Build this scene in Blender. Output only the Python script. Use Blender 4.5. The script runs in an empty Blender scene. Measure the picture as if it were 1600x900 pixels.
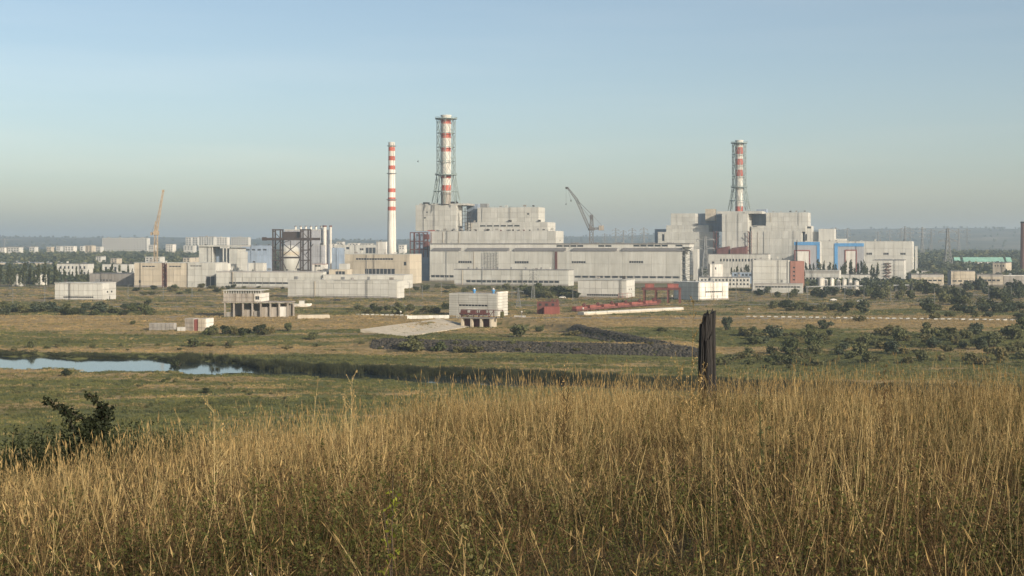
import bpy, bmesh, math, random
import numpy as np
from mathutils import Vector, Matrix, Euler

random.seed(7)
RNG = np.random.default_rng(7)
scene = bpy.context.scene
C = scene.collection
R = math.radians

# ------------------------------------------------------------------ camera, sky, sun, exposure
F, CX, HY, CZ = 2200.0, 800.0, 385.0, 34.0      # focal length in photo pixels, centre column, horizon row, eye height
cam_d = bpy.data.cameras.new('camera')
cam = bpy.data.objects.new('camera', cam_d); C.objects.link(cam)
cam_d.sensor_width = 36.0
cam_d.lens = 36.0 * F / 1600.0
cam_d.shift_y = -(450.0 - HY) / 1600.0
cam_d.clip_start = 0.1; cam_d.clip_end = 40000.0
cam.location = (0, 0, CZ); cam.rotation_euler = (R(90), 0, 0)
scene.camera = cam

SUN_AZ, SUN_EL = R(43), R(22)                    # azimuth from straight behind the camera towards the right
S = Vector((math.sin(SUN_AZ) * math.cos(SUN_EL), -math.cos(SUN_AZ) * math.cos(SUN_EL), math.sin(SUN_EL)))
world = bpy.data.worlds.new('World'); scene.world = world; world.use_nodes = True
wn, wl = world.node_tree.nodes, world.node_tree.links
wn.clear()
w_out = wn.new('ShaderNodeOutputWorld'); w_bg = wn.new('ShaderNodeBackground')
sky = wn.new('ShaderNodeTexSky'); sky.sky_type = 'NISHITA'; sky.sun_disc = False
sky.sun_elevation = SUN_EL; sky.sun_rotation = math.atan2(S.x, S.y)
sky.altitude = 200; sky.air_density = 0.8; sky.dust_density = 1.9; sky.ozone_density = 2.0
w_tc = wn.new('ShaderNodeTexCoord'); w_map = wn.new('ShaderNodeMapping')
w_map.inputs['Rotation'].default_value = (R(3), R(-5), R(20)); w_map.inputs['Scale'].default_value = (1.3, 1.3, 17.0)
w_noise = wn.new('ShaderNodeTexNoise'); w_noise.inputs['Scale'].default_value = 2.2; w_noise.inputs['Detail'].default_value = 6
w_ramp = wn.new('ShaderNodeValToRGB')
w_ramp.color_ramp.elements[0].position = 0.45; w_ramp.color_ramp.elements[0].color = (1.19, 1.07, 0.91, 1)
w_ramp.color_ramp.elements[1].position = 0.70; w_ramp.color_ramp.elements[1].color = (1.30, 1.12, 0.93, 1)
w_mul = wn.new('ShaderNodeMix'); w_mul.data_type = 'RGBA'; w_mul.blend_type = 'MULTIPLY'; w_mul.inputs['Factor'].default_value = 1.0
wl.new(w_tc.outputs['Generated'], w_map.inputs['Vector']); wl.new(w_map.outputs['Vector'], w_noise.inputs['Vector'])
wl.new(w_noise.outputs['Fac'], w_ramp.inputs['Fac'])
wl.new(sky.outputs['Color'], w_mul.inputs['A']); wl.new(w_ramp.outputs['Color'], w_mul.inputs['B'])
wl.new(w_mul.outputs['Result'], w_bg.inputs['Color']); wl.new(w_bg.outputs['Background'], w_out.inputs['Surface'])
w_bg.inputs['Strength'].default_value = 0.10

sun_d = bpy.data.lights.new('sun', 'SUN'); sun_d.energy = 4.0; sun_d.angle = R(0.5); sun_d.color = (1.0, 0.89, 0.74)
sun = bpy.data.objects.new('sun', sun_d); C.objects.link(sun)
sun.rotation_euler = S.to_track_quat('Z', 'Y').to_euler(); sun.location = (200, -100, 300)

vs = scene.view_settings
vs.view_transform = 'Standard'; vs.look = 'None'; vs.gamma = 1.0; vs.use_curve_mapping = False; vs.exposure = 0.58
scene.cycles.volume_bounces = 1; scene.cycles.max_bounces = 5; scene.cycles.diffuse_bounces = 2; scene.cycles.glossy_bounces = 2

# ------------------------------------------------------------------ materials
M = {}
def nodes_of(name):
    m = bpy.data.materials.new(name); m.use_nodes = True; M[name] = m
    nt = m.node_tree; b = nt.nodes['Principled BSDF']
    return m, nt, b
def noise(nt, scale, detail=4, vec=None, stretch=None, rough=0.6):
    n = nt.nodes.new('ShaderNodeTexNoise'); n.inputs['Scale'].default_value = scale
    n.inputs['Detail'].default_value = detail; n.inputs['Roughness'].default_value = rough
    g = nt.nodes.new('ShaderNodeNewGeometry'); src = g.outputs['Position']
    if stretch:
        mp = nt.nodes.new('ShaderNodeMapping'); mp.inputs['Scale'].default_value = stretch
        nt.links.new(src, mp.inputs['Vector']); src = mp.outputs['Vector']
    nt.links.new(src, n.inputs['Vector'])
    return n.outputs['Fac']
def ramp(nt, fac, stops):
    r = nt.nodes.new('ShaderNodeValToRGB'); e = r.color_ramp.elements
    while len(e) < len(stops): e.new(0.5)
    for el, (p, c) in zip(e, stops): el.position = p; el.color = (*c, 1)
    nt.links.new(fac, r.inputs['Fac']); return r.outputs['Color']
def mixc(nt, a, b, fac, mode='MIX'):
    m = nt.nodes.new('ShaderNodeMix'); m.data_type = 'RGBA'; m.blend_type = mode
    for v, k in ((a, 'A'), (b, 'B'), (fac, 'Factor')):
        if hasattr(v, 'is_output'): nt.links.new(v, m.inputs[k])
        elif k == 'Factor': m.inputs[k].default_value = v
        else: m.inputs[k].default_value = (*v, 1)
    return m.outputs['Result']
def paint(name, col, rough=0.85, var=0.08, stain=0.13, stainscale=0.22, rnd=0.08, metallic=0.0, spec=0.3):
    """a weathered surface: large mottling, vertical streaks, small difference from piece to piece"""
    m, nt, b = nodes_of(name)
    k = lambda f: tuple(c * f for c in col)
    c1 = ramp(nt, noise(nt, 0.09, 5), [(0.3, k(1 - var)), (0.7, k(1 + var))])
    st = ramp(nt, noise(nt, stainscale, 6, stretch=(1.6, 1.6, 0.14), rough=0.7), [(0.42, (1 - stain, 1 - stain * 1.1, 1 - stain * 1.25)), (0.62, (1, 1, 1))])
    c2 = mixc(nt, c1, st, 1.0, 'MULTIPLY')
    oi = nt.nodes.new('ShaderNodeObjectInfo')
    rn = ramp(nt, oi.outputs['Random'], [(0.0, (1 - rnd,) * 3), (1.0, (1 + rnd,) * 3)])
    c3 = mixc(nt, c2, rn, 1.0, 'MULTIPLY')
    nt.links.new(c3, b.inputs['Base Color'])
    b.inputs['Roughness'].default_value = rough; b.inputs['Metallic'].default_value = metallic
    b.inputs['Specular IOR Level'].default_value = spec
    return m
def leafmat(name, c_lo, c_hi, trans=0.25, rough=0.7, patch=None, blade=False):
    """foliage or dry grass: colour changes from plant to plant, some light passes through"""
    m, nt, b = nodes_of(name)
    oi = nt.nodes.new('ShaderNodeObjectInfo')
    src = oi.outputs['Random']
    if blade:
        at = nt.nodes.new('ShaderNodeAttribute'); at.attribute_name = 'v'; src = at.outputs['Fac']
    c = ramp(nt, src, [(0.0, c_lo), (1.0, c_hi)])
    n = ramp(nt, noise(nt, patch or 1.7, 3), [(0.33, (0.62, 0.64, 0.6)), (0.68, (1.28, 1.24, 1.15))])
    c = mixc(nt, c, n, 1.0, 'MULTIPLY')
    nt.links.new(c, b.inputs['Base Color']); b.inputs['Roughness'].default_value = rough
    b.inputs['Specular IOR Level'].default_value = 0.2
    t = nt.nodes.new('ShaderNodeBsdfTranslucent'); nt.links.new(c, t.inputs['Color'])
    mx = nt.nodes.new('ShaderNodeMixShader'); mx.inputs['Fac'].default_value = trans
    nt.links.new(b.outputs['BSDF'], mx.inputs[1]); nt.links.new(t.outputs['BSDF'], mx.inputs[2])
    nt.links.new(mx.outputs['Shader'], nt.nodes['Material Output'].inputs['Surface'])
    return m
paint('conc', (0.455, 0.455, 0.415))
paint('conc_white', (0.50, 0.495, 0.45), stain=0.1)
paint('stack_red', (0.50, 0.125, 0.085), stain=0.3)
paint('conc_tan', (0.46, 0.41, 0.32), stain=0.16)
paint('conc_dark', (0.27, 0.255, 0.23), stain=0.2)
paint('joint', (0.35, 0.335, 0.305))
paint('roofing', (0.17, 0.165, 0.16))
paint('white_paint', (0.66, 0.64, 0.58), stain=0.2)
paint('red_paint', (0.26, 0.09, 0.075), stain=0.3)
paint('rust_red', (0.15, 0.062, 0.054), stain=0.35)
paint('maroon', (0.115, 0.045, 0.042), stain=0.3)
paint('brick_red', (0.32, 0.165, 0.13), stain=0.15)
paint('brick_dark', (0.22, 0.12, 0.09), stain=0.25)
paint('blue_paint', (0.10, 0.30, 0.58), stain=0.15)
paint('blue_grey_and_shade', (0.24, 0.30, 0.38), stain=0.2)  # blue-grey paint; on shaded concrete the blue shade is put into it
paint('grey_panel', (0.36, 0.37, 0.39), stain=0.15)
paint('green_roof', (0.22, 0.42, 0.34), stain=0.2)
paint('steel_dark', (0.045, 0.042, 0.040), stain=0.3)
paint('steel_grey', (0.21, 0.22, 0.22), stain=0.25)
paint('steel_green', (0.23, 0.29, 0.28), stain=0.25)
paint('crane_tan', (0.40, 0.31, 0.20), stain=0.25)
paint('soot_conc', (0.36, 0.33, 0.29), stain=0.4)
paint('road_grey', (0.22, 0.21, 0.19), stain=0.1)
paint('asphalt', (0.14, 0.135, 0.13), stain=0.1)
paint('riprap', (0.050, 0.045, 0.036), rnd=0.45)
paint('dirt', (0.25, 0.205, 0.145), stain=0.1)
paint('frame_brown', (0.055, 0.042, 0.036), stain=0.3)
paint('crane_grey', (0.13, 0.125, 0.12))
paint('bark', (0.075, 0.06, 0.045))
paint('bird_dark', (0.04, 0.04, 0.045))
m, nt, b = nodes_of('glass_dark'); b.inputs['Base Color'].default_value = (0.035, 0.04, 0.045, 1); b.inputs['Roughness'].default_value = 0.25
m, nt, b = nodes_of('char')
c = ramp(nt, noise(nt, 9, 6, stretch=(3, 3, 0.35)), [(0.38, (0.005, 0.005, 0.005)), (0.64, (0.018, 0.015, 0.013)), (0.84, (0.085, 0.07, 0.06))])
nt.links.new(c, b.inputs['Base Color']); b.inputs['Roughness'].default_value = 0.75
bp = nt.nodes.new('ShaderNodeBump'); bp.inputs['Strength'].default_value = 0.9; bp.inputs['Distance'].default_value = 0.02
nt.links.new(noise(nt, 22, 5, stretch=(2, 2, 0.3)), bp.inputs['Height']); nt.links.new(bp.outputs['Normal'], b.inputs['Normal'])
leafmat('leaf_dark', (0.036, 0.046, 0.020), (0.068, 0.078, 0.034))
leafmat('leaf_mid', (0.086, 0.102, 0.044), (0.155, 0.155, 0.074))
leafmat('leaf_olive', (0.10, 0.10, 0.042), (0.165, 0.145, 0.066))
leafmat('leaf_blue', (0.056, 0.074, 0.046), (0.095, 0.110, 0.066))
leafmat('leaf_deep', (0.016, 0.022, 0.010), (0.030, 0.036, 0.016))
leafmat('leaf_yellow', (0.20, 0.22, 0.03), (0.32, 0.30, 0.05), trans=0.35)
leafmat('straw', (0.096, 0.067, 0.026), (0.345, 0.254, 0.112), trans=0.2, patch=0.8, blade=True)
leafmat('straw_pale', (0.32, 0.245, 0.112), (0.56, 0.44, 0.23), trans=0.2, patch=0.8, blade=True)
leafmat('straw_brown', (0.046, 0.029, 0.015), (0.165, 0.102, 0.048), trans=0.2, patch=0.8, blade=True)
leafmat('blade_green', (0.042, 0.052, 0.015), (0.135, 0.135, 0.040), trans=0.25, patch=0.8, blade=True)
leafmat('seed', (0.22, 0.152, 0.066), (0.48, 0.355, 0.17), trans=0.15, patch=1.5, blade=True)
leafmat('meadow_dark', (0.060, 0.070, 0.032), (0.10, 0.105, 0.048), trans=0.15, patch=0.05)
leafmat('meadow_green', (0.095, 0.108, 0.036), (0.165, 0.155, 0.055), trans=0.2, patch=0.05)
leafmat('meadow_dry', (0.25, 0.185, 0.085), (0.37, 0.275, 0.135), trans=0.2, patch=0.05)
leafmat('reed', (0.022, 0.028, 0.014), (0.060, 0.064, 0.030), trans=0.15, patch=0.15)
m, nt, b = nodes_of('water')
b.inputs['Base Color'].default_value = (0.02, 0.03, 0.032, 1); b.inputs['Roughness'].default_value = 0.06; b.inputs['IOR'].default_value = 1.33
bp = nt.nodes.new('ShaderNodeBump'); bp.inputs['Strength'].default_value = 0.05; bp.inputs['Distance'].default_value = 0.05
nt.links.new(noise(nt, 1.3, 3), bp.inputs['Height']); nt.links.new(bp.outputs['Normal'], b.inputs['Normal'])
# ground: three kinds of cover, laid out by the vertex attributes 'dry', 'bare' and 'wood'
m, nt, b = nodes_of('ground')
def attr(nm):
    a = nt.nodes.new('ShaderNodeAttribute'); a.attribute_name = nm; return a.outputs['Fac']
def addm(a, b_, op='ADD'):
    n = nt.nodes.new('ShaderNodeMath'); n.operation = op
    for i, v in enumerate((a, b_)):
        if hasattr(v, 'is_output'): nt.links.new(v, n.inputs[i])
        else: n.inputs[i].default_value = v
    return n.outputs[0]
g1 = ramp(nt, noise(nt, 0.35, 6), [(0.3, (0.068, 0.078, 0.026)), (0.55, (0.115, 0.12, 0.042)), (0.75, (0.19, 0.165, 0.065))])
g2 = ramp(nt, noise(nt, 0.22, 7, stretch=(0.5, 1, 1)), [(0.28, (0.14, 0.115, 0.055)), (0.5, (0.27, 0.20, 0.10)), (0.72, (0.37, 0.275, 0.14))])
g3 = ramp(nt, noise(nt, 0.12, 7, stretch=(0.6, 1, 1)), [(0.3, (0.10, 0.085, 0.05)), (0.52, (0.17, 0.14, 0.095)), (0.75, (0.27, 0.235, 0.175))])
g4 = ramp(nt, noise(nt, 0.004, 7), [(0.38, (0.045, 0.055, 0.032)), (0.56, (0.10, 0.095, 0.055)), (0.68, (0.20, 0.165, 0.11))])
dn = addm(attr('dry'), addm(addm(noise(nt, 0.030, 7, stretch=(0.45, 1, 1), rough=0.7), 0.5, 'SUBTRACT'), 2.0, 'MULTIPLY'))
f_dry = ramp(nt, dn, [(0.4, (0, 0, 0)), (0.62, (1, 1, 1))])
bn = addm(attr('bare'), addm(addm(noise(nt, 0.03, 6), 0.5, 'SUBTRACT'), 1.6, 'MULTIPLY'))
f_bare = ramp(nt, bn, [(0.42, (0, 0, 0)), (0.6, (1, 1, 1))])
c = mixc(nt, g1, g2, f_dry); c = mixc(nt, c, g3, f_bare); c = mixc(nt, c, g4, attr('wood'))
g5 = ramp(nt, noise(nt, 3.0, 5), [(0.3, (0.045, 0.038, 0.022)), (0.7, (0.11, 0.085, 0.045))])
c = mixc(nt, c, g5, attr('thatch'))
nt.links.new(c, b.inputs['Base Color']); b.inputs['Roughness'].default_value = 0.95; b.inputs['Specular IOR Level'].default_value = 0.1

# ------------------------------------------------------------------ mesh helpers
def put(name, mesh, parent=None, loc=(0, 0, 0), scale=None, rot=None):
    o = bpy.data.objects.new(name, mesh); C.objects.link(o)
    o.location = loc
    if scale: o.scale = scale
    if rot: o.rotation_euler = rot
    if parent: o.parent = parent
    return o
def tag(o, label=None, cat=None, group=None, kind=None):
    if label: o['label'] = label
    if cat: o['category'] = cat
    if group: o['group'] = group
    if kind: o['kind'] = kind
    return o
def thing(name, label, cat, loc, rz=0.0, group=None):
    o = bpy.data.objects.new(name, None); C.objects.link(o); o.location = loc; o.rotation_euler = (0, 0, rz)
    o.empty_display_size = 1
    return tag(o, label, cat, group)
UNIT = {}
def unit(mat):
    if mat not in UNIT:
        v = [(x, y, z) for z in (0, 1) for y in (0, 1) for x in (0, 1)]
        f = [(0, 2, 3, 1), (4, 5, 7, 6), (0, 1, 5, 4), (2, 6, 7, 3), (0, 4, 6, 2), (1, 3, 7, 5)]
        me = bpy.data.meshes.new('slab_' + mat); me.from_pydata(v, [], f); me.materials.append(M[mat]); UNIT[mat] = me
    return UNIT[mat]
def box(name, parent, x0, x1, y0, y1, z0, z1, mat):
    return put(name, unit(mat), parent, (x0, y0, z0), (x1 - x0, y1 - y0, z1 - z0))
class MB:
    def __init__(s): s.v, s.f, s.mi = [], [], []
    def add(s, vs_, fs, mi=0):
        n = len(s.v); s.v += [tuple(p) for p in vs_]; s.f += [tuple(n + i for i in f) for f in fs]; s.mi += [mi] * len(fs); return s
    def box(s, x0, x1, y0, y1, z0, z1, mi=0):
        return s.add([(x, y, z) for z in (z0, z1) for y in (y0, y1) for x in (x0, x1)],
                     [(0, 2, 3, 1), (4, 5, 7, 6), (0, 1, 5, 4), (2, 6, 7, 3), (0, 4, 6, 2), (1, 3, 7, 5)], mi)
    def bar(s, p, q, r, r2=None, n=4, mi=0, caps=True):
        p, q = Vector(p), Vector(q); d = (q - p)
        if d.length < 1e-6: return s
        d.normalize(); a = Vector((0, 0, 1)) if abs(d.z) < 0.9 else Vector((1, 0, 0))
        u = d.cross(a).normalized(); w = d.cross(u)
        r2 = r if r2 is None else r2; vs_ = []
        for c_, rr in ((p, r), (q, r2)):
            for i in range(n):
                t = 2 * math.pi * (i + 0.5) / n; vs_.append(c_ + (u * math.cos(t) + w * math.sin(t)) * rr)
        fs = [(i, (i + 1) % n, n + (i + 1) % n, n + i) for i in range(n)]
        if caps: fs += [tuple(reversed(range(n))), tuple(range(n, 2 * n))]
        return s.add(vs_, fs, mi)
    def lathe(s, cx, cy, prof, n=20, mi=0, cap=True):
        vs_ = []; fs = []
        for (r, z) in prof:
            for i in range(n):
                t = 2 * math.pi * i / n; vs_.append((cx + r * math.cos(t), cy + r * math.sin(t), z))
        for k in range(len(prof) - 1):
            for i in range(n): fs.append((k * n + i, k * n + (i + 1) % n, (k + 1) * n + (i + 1) % n, (k + 1) * n + i))
        if cap: fs += [tuple(reversed(range(n))), tuple(range((len(prof) - 1) * n, len(prof) * n))]
        return s.add(vs_, fs, mi)
    def lattice(s, p, q, w0, w1, nseg, r, rb=None):
        """four-legged braced mast from p to q"""
        p, q = Vector(p), Vector(q); d = (q - p).normalized()
        a = Vector((0, 1, 0)); u = d.cross(a).normalized(); w = d.cross(u).normalized(); rb = rb or r * 0.6
        def ring(t):
            c_ = p.lerp(q, t); h = (w0 + (w1 - w0) * t) / 2
            return [c_ + u * (i * h) + w * (j * h) for i, j in ((-1, -1), (1, -1), (1, 1), (-1, 1))]
        for k in range(nseg):
            A, B_ = ring(k / nseg), ring((k + 1) / nseg)
            for i in range(4):
                j = (i + 1) % 4
                s.bar(A[i], B_[i], r, caps=False)
                s.bar(A[i], B_[j] if k % 2 else B_[i], rb, caps=False) if k % 2 else s.bar(A[j], B_[i], rb, caps=False)
                s.bar(B_[i], B_[j], rb, caps=False)
        return s
    def mesh(s, name, mats, smooth=False):
        me = bpy.data.meshes.new(name); me.from_pydata(s.v, [], s.f)
        for m_ in (mats if isinstance(mats, (list, tuple)) else [mats]): me.materials.append(M[m_])
        me.polygons.foreach_set('material_index', s.mi)
        if smooth: me.polygons.foreach_set('use_smooth', [True] * len(s.f))
        me.update(); return me
    def build(s, name, mats, parent=None, loc=(0, 0, 0), smooth=False, rot=None):
        return put(name, s.mesh(name, mats, smooth), parent, loc, rot=rot)
def setv(me):
    at = me.attributes.new('v', 'FLOAT', 'FACE'); at.data.foreach_set('value', np.random.default_rng(5).beta(1.6, 1.4, len(me.polygons)).astype(np.float32)); return me
def np_mesh(name, V, Q, mats, mi=None):
    """mesh from an (n,3) vertex array and an (m,4) quad array"""
    me = bpy.data.meshes.new(name); n, m_ = len(V), len(Q)
    me.vertices.add(n); me.vertices.foreach_set('co', np.asarray(V, np.float32).ravel())
    me.loops.add(m_ * 4); me.loops.foreach_set('vertex_index', np.asarray(Q, np.int32).ravel())
    me.polygons.add(m_); me.polygons.foreach_set('loop_start', np.arange(m_, dtype=np.int32) * 4)
    if mi is not None: me.polygons.foreach_set('material_index', np.asarray(mi, np.int32))
    for k in mats: me.materials.append(M[k])
    me.update(calc_edges=True); return me

# ------------------------------------------------------------------ terrain
def ss(a, b_, x):
    t = np.clip((np.asarray(x, float) - a) / (b_ - a), 0, 1); return t * t * (3 - 2 * t)
RIV = np.array([(-520, 590, 40), (-260, 505, 30), (-172, 469, 23), (-125, 457, 23), (-98, 443, 17), (-80, 433, 11), (-58, 423, 6.0), (-34, 413, 8), (-18, 405, 12), (0, 398, 11), (20, 389, 7), (80, 366, 6), (260, 320, 8)], float)
def river(X, Y):
    """signed distance to the water's edge (negative on the water)"""
    X, Y = np.asarray(X, float), np.asarray(Y, float); best = np.full(X.shape, 1e9)
    for (x0, y0, w0), (x1, y1, w1) in zip(RIV[:-1], RIV[1:]):
        dx, dy = x1 - x0, y1 - y0; t = np.clip(((X - x0) * dx + (Y - y0) * dy) / (dx * dx + dy * dy), 0, 1)
        best = np.minimum(best, np.hypot(X - x0 - t * dx, Y - y0 - t * dy) - (w0 + t * (w1 - w0)))
    wob = 3.6 * np.sin(X * 0.16 + 1.3 * np.sin(Y * 0.11)) + 2.4 * np.sin(X * 0.37 + Y * 0.21) + 1.2 * np.sin(X * .9 + Y * .5)
    return best + wob * np.clip((np.abs(X + 160) < 120) * 1.0 + 0.3, 0, 1)
BASIN = [(-62, 574), (-32, 664), (-5, 657), (18, 634), (28, 610), (57, 505), (-34, 533), (-50, 550)]
def in_poly_dist(X, Y, poly):
    X, Y = np.asarray(X, float), np.asarray(Y, float)
    d = np.full(X.shape, 1e9); ins = np.zeros(X.shape, bool); n = len(poly)
    for i in range(n):
        x0, y0 = poly[i]; x1, y1 = poly[(i + 1) % n]; dx, dy = x1 - x0, y1 - y0
        t = np.clip(((X - x0) * dx + (Y - y0) * dy) / (dx * dx + dy * dy), 0, 1)
        d = np.minimum(d, np.hypot(X - x0 - t * dx, Y - y0 - t * dy))
        with np.errstate(divide='ignore', invalid='ignore'):
            cr = ((y0 > Y) != (y1 > Y)) & (X < (x1 - x0) * (Y - y0) / (y1 - y0 if y1 != y0 else 1e-9) + x0)
        ins ^= cr
    return np.where(ins, d, -d)
def dike_y(X): return 527 + (np.asarray(X, float) + 38) * (-30 / 92.0)
def wav(X, Y, L, ph=0.0):
    k = 2 * math.pi / L
    return (np.sin(k * X + 1.7 * np.sin(k * 0.6 * Y + ph)) * np.sin(k * 0.83 * Y + ph + 1.1 * np.sin(k * 0.7 * X)))
def G(X, Y):
    X, Y = np.asarray(X, float), np.asarray(Y, float)
    yy = np.maximum(Y - 3, 0); lat = np.where(X < 0, 0.152 * -X + 0.0025 * np.minimum(X * X, 900), -0.02 * np.minimum(X, 9))
    d = 1.55 + 0.070 * yy + lat * np.clip(Y / 22, 0.1, 1.6)
    q = np.clip(Y - 22, 0, 22); d = d + 0.0125 * q * q + 0.55 * np.maximum(Y - 44, 0)
    d = d + 0.10 * wav(X, Y, 5.0) + 0.05 * wav(X, Y, 2.1, 1.0)
    zh = CZ - d
    g1_ = -4 + 4 * ss(470, 640, Y)
    Yd = dike_y(X); bank = -4 + 3.1 * ss(Yd - 19, Yd - 3, Y) + 0.9 * ss(Yd, 640, Y)
    m_ = ss(-62, -46, X) * (1 - ss(58, 78, X)); zf = g1_ * (1 - m_) + bank * m_
    bd = in_poly_dist(X, Y, BASIN); zf = zf - (zf + 3.0) * ss(0, 6 + 11 * (1 - ss(-34, -14, X)) * (1 - ss(640, 655, Y)), bd)
    zf = zf + 0.12 * (wav(X, Y, 37) + 0.6 * wav(X, Y, 17, 2)) * (1 - ss(600, 650, Y))
    zf = zf - 1.7 * (1 - ss(-2.5, 2.0, river(X, Y))) * (Y < 620)
    hills = ss(4300, 8200, Y) * (66 + 48 * ss(-500, 2200, X) + 16 * wav(X, Y, 5200) + 6 * wav(X, Y, 2100, 1)) + 4 * ss(2600, 4300, Y) * wav(X, Y, 1500, 2)
    zf = zf + hills + 12 * ss(1850, 2650, Y)
    return np.maximum(zh, zf) + 0.35 * np.exp(-np.abs(zh - zf) / 1.5)
def g(x, y): return float(G(np.array([x]), np.array([y]))[0])
def axis(parts):
    out = []
    for a, b_, st in parts: out += list(np.arange(a, b_, st))
    return np.array(out + [parts[-1][1]], float)
ys = axis([(-60, -6, 3), (-6, 34, 0.6), (34, 60, 2), (60, 230, 8), (230, 700, 3.2), (700, 1300, 30), (1300, 4000, 120), (4000, 14000, 200)])
xa = axis([(0, 16, 0.6), (16, 40, 2), (40, 260, 3.4), (260, 700, 20), (700, 2000, 100), (2000, 9000, 250)])
xs = np.concatenate([-xa[::-1][:-1], xa])
XX, YY = np.meshgrid(xs, ys); ZZ = G(XX, YY); nx, ny = len(xs), len(ys)
ii = np.arange(nx * ny).reshape(ny, nx)
Q = np.stack([ii[:-1, :-1], ii[:-1, 1:], ii[1:, 1:], ii[1:, :-1]], -1).reshape(-1, 4)
me = np_mesh('ground', np.stack([XX, YY, ZZ], -1).reshape(-1, 3), Q, ['ground'])
me.polygons.foreach_set('use_smooth', np.ones(len(Q), bool))
rd = river(XX, YY)
def dryness(X, Y):
    """how straw-coloured the cover is: bands that run across the valley, greener by the water and in the channel"""
    d = np.interp(Y, [60, 100, 230, 400, 430, 470, 490, 503, 515, 526, 560, 585, 610, 685, 700, 780, 880, 1000, 1160, 1500], [.9, .35, .3, .36, .42, .12, .3, .9, .85, .3, .25, .55, .95, .9, .42, .55, .42, .58, .4, .3])
    d = d - .16 * ss(50, 110, X) * ((Y > 430) & (Y < 600)) + .3 * np.exp(-((Y - 432) / 9) ** 2) * (X < -50)
    d = d - .35 * (1 - ss(3, 18, river(X, Y))) * (Y > 200) - .25 * (in_poly_dist(X, Y, BASIN) > 3)
    return d + .30 * wav(X * .22, Y, 34, .5) + .16 * wav(X * .3, Y, 13, 1.5)
dry = dryness(XX, YY)
bare = 0.12 + 0.38 * ss(650, 900, YY)
wood = ss(1500, 2600, YY)
thatch = 1 - ss(40, 70, YY)
for nm, arr in (('dry', dry), ('bare', bare), ('wood', wood), ('thatch', thatch)):
    a = me.attributes.new(nm, 'FLOAT', 'POINT'); a.data.foreach_set('value', arr.astype(np.float32).ravel())
tag(put('ground', me), kind='structure')
def hit(px, py, y0=60.0):
    """where the line of sight through a photo pixel meets the ground"""
    Y = np.concatenate([np.arange(y0, 1200, 0.5), np.arange(1200, 9000, 10)])
    X = (px - CX) / F * Y; Z = CZ - (py - HY) / F * Y
    k = np.argmax(G(X, Y) >= Z) if np.any(G(X, Y) >= Z) else -1
    return float(X[k]), float(Y[k]), float(G(X[k:k + 1] if k >= 0 else X[-1:], Y[k:k + 1] if k >= 0 else Y[-1:])[0])

# water of the cooling lake
wv = [(-700, 300, -4.62), (300, 300, -4.62), (300, 640, -4.62), (-700, 640, -4.62)]
mb = MB(); mb.box(-700, 300, 300, 640, -5.2, -4.62)
tag(mb.build('water', 'water'), kind='structure')

# roads in front of the plant
def strip(name, pts, w, mat, dz=0.02):
    V = []; Qs = []
    for i, (x, y) in enumerate(pts):
        a_ = pts[max(i - 1, 0)]; b_ = pts[min(i + 1, len(pts) - 1)]; t = Vector((b_[0] - a_[0], b_[1] - a_[1], 0)).normalized(); n = Vector((-t.y, t.x, 0)) * w / 2
        for sgn in (1, -1): V.append((x + sgn * n.x, y + sgn * n.y, g(x + sgn * n.x, y + sgn * n.y) + dz))
    Qs = [(2 * i + 1, 2 * i + 3, 2 * i + 2, 2 * i) for i in range(len(pts) - 1)]
    return tag(put(name, np_mesh(name, np.array(V), np.array(Qs), [mat])), kind='structure')
strip('road', [(x, 812 + 18 * math.sin(x * 0.006)) for x in range(-420, 430, 10)], 9, 'road_grey', 0.06)
strip('road', [(x, 672 - 0.06 * x) for x in range(-40, 330, 10)], 7, 'road_grey', 0.06)
strip('path', [(x, 985 + 0.02 * x) for x in range(-480, 480, 20)], 7, 'conc_tan', 0.06)

def track(pxs, w):
    pts = []
    for (a, b_) in zip(pxs[:-1], pxs[1:]):
        for i in range(12): f_ = i / 12; q = hit(a[0] + (b_[0] - a[0]) * f_, a[1] + (b_[1] - a[1]) * f_); pts.append((q[0], q[1]))
    strip('track', pts, w, 'dirt', .07)
track([(0, 478), (90, 476), (200, 474), (345, 471), (480, 469.5), (640, 470)], 5)
track([(230, 500), (300, 492), (345, 489), (450, 487), (560, 486)], 4)
track([(330, 527), (430, 524), (520, 521), (600, 523)], 3)
track([(1080, 477), (1180, 475), (1300, 474), (1450, 476), (1590, 470)], 5)
# ------------------------------------------------------------------ buildings
class Bld:
    """a building placed by a point of its front and its turn; front looks to local -y"""
    def __init__(s, name, label, cat, px, D, yaw, group=None):
        x = (px - CX) / F * D; s.z0 = g(x, D) - 0.5; s.yaw = yaw
        s.o = thing(name, label, cat, (x, D, s.z0), R(-yaw), group)
        a_ = R(yaw); ca, sa = math.cos(a_), math.sin(a_)
        s.loc = lambda X, Y: (ca * X - sa * Y, sa * X + ca * Y)
        s.cl = s.loc(-x, -D)
    def pt(s, px, py, yb=0.0):
        d = s.loc((px - CX) / F, 1.0); t = (yb - s.cl[1]) / d[1]
        return s.cl[0] + t * d[0], CZ - s.z0 - (py - HY) / F * t
    def depth_at(s, px, x):
        d = s.loc((px - CX) / F, 1.0); t = (x - s.cl[0]) / d[0]
        return s.cl[1] + t * d[1]
    def blk(s, x0, x1, yt, yb_=None, y=0.0, end=None, depth=20.0, mat='conc', name='wall', core=None):
        X0, _ = s.pt(x0, 400, y); X1, _ = s.pt(x1, 400, y); xm = (x0 + x1) / 2
        zt = s.pt(xm, yt, y)[1]; zb = 0.0 if yb_ is None else s.pt(xm, yb_, y)[1]
        if end is not None: depth = max(6.0, min(90.0, s.depth_at(end, X1) - y))
        return Blk(s, X0, X1, y, depth, zb, zt, mat, name, core)
T = 0.35
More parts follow.
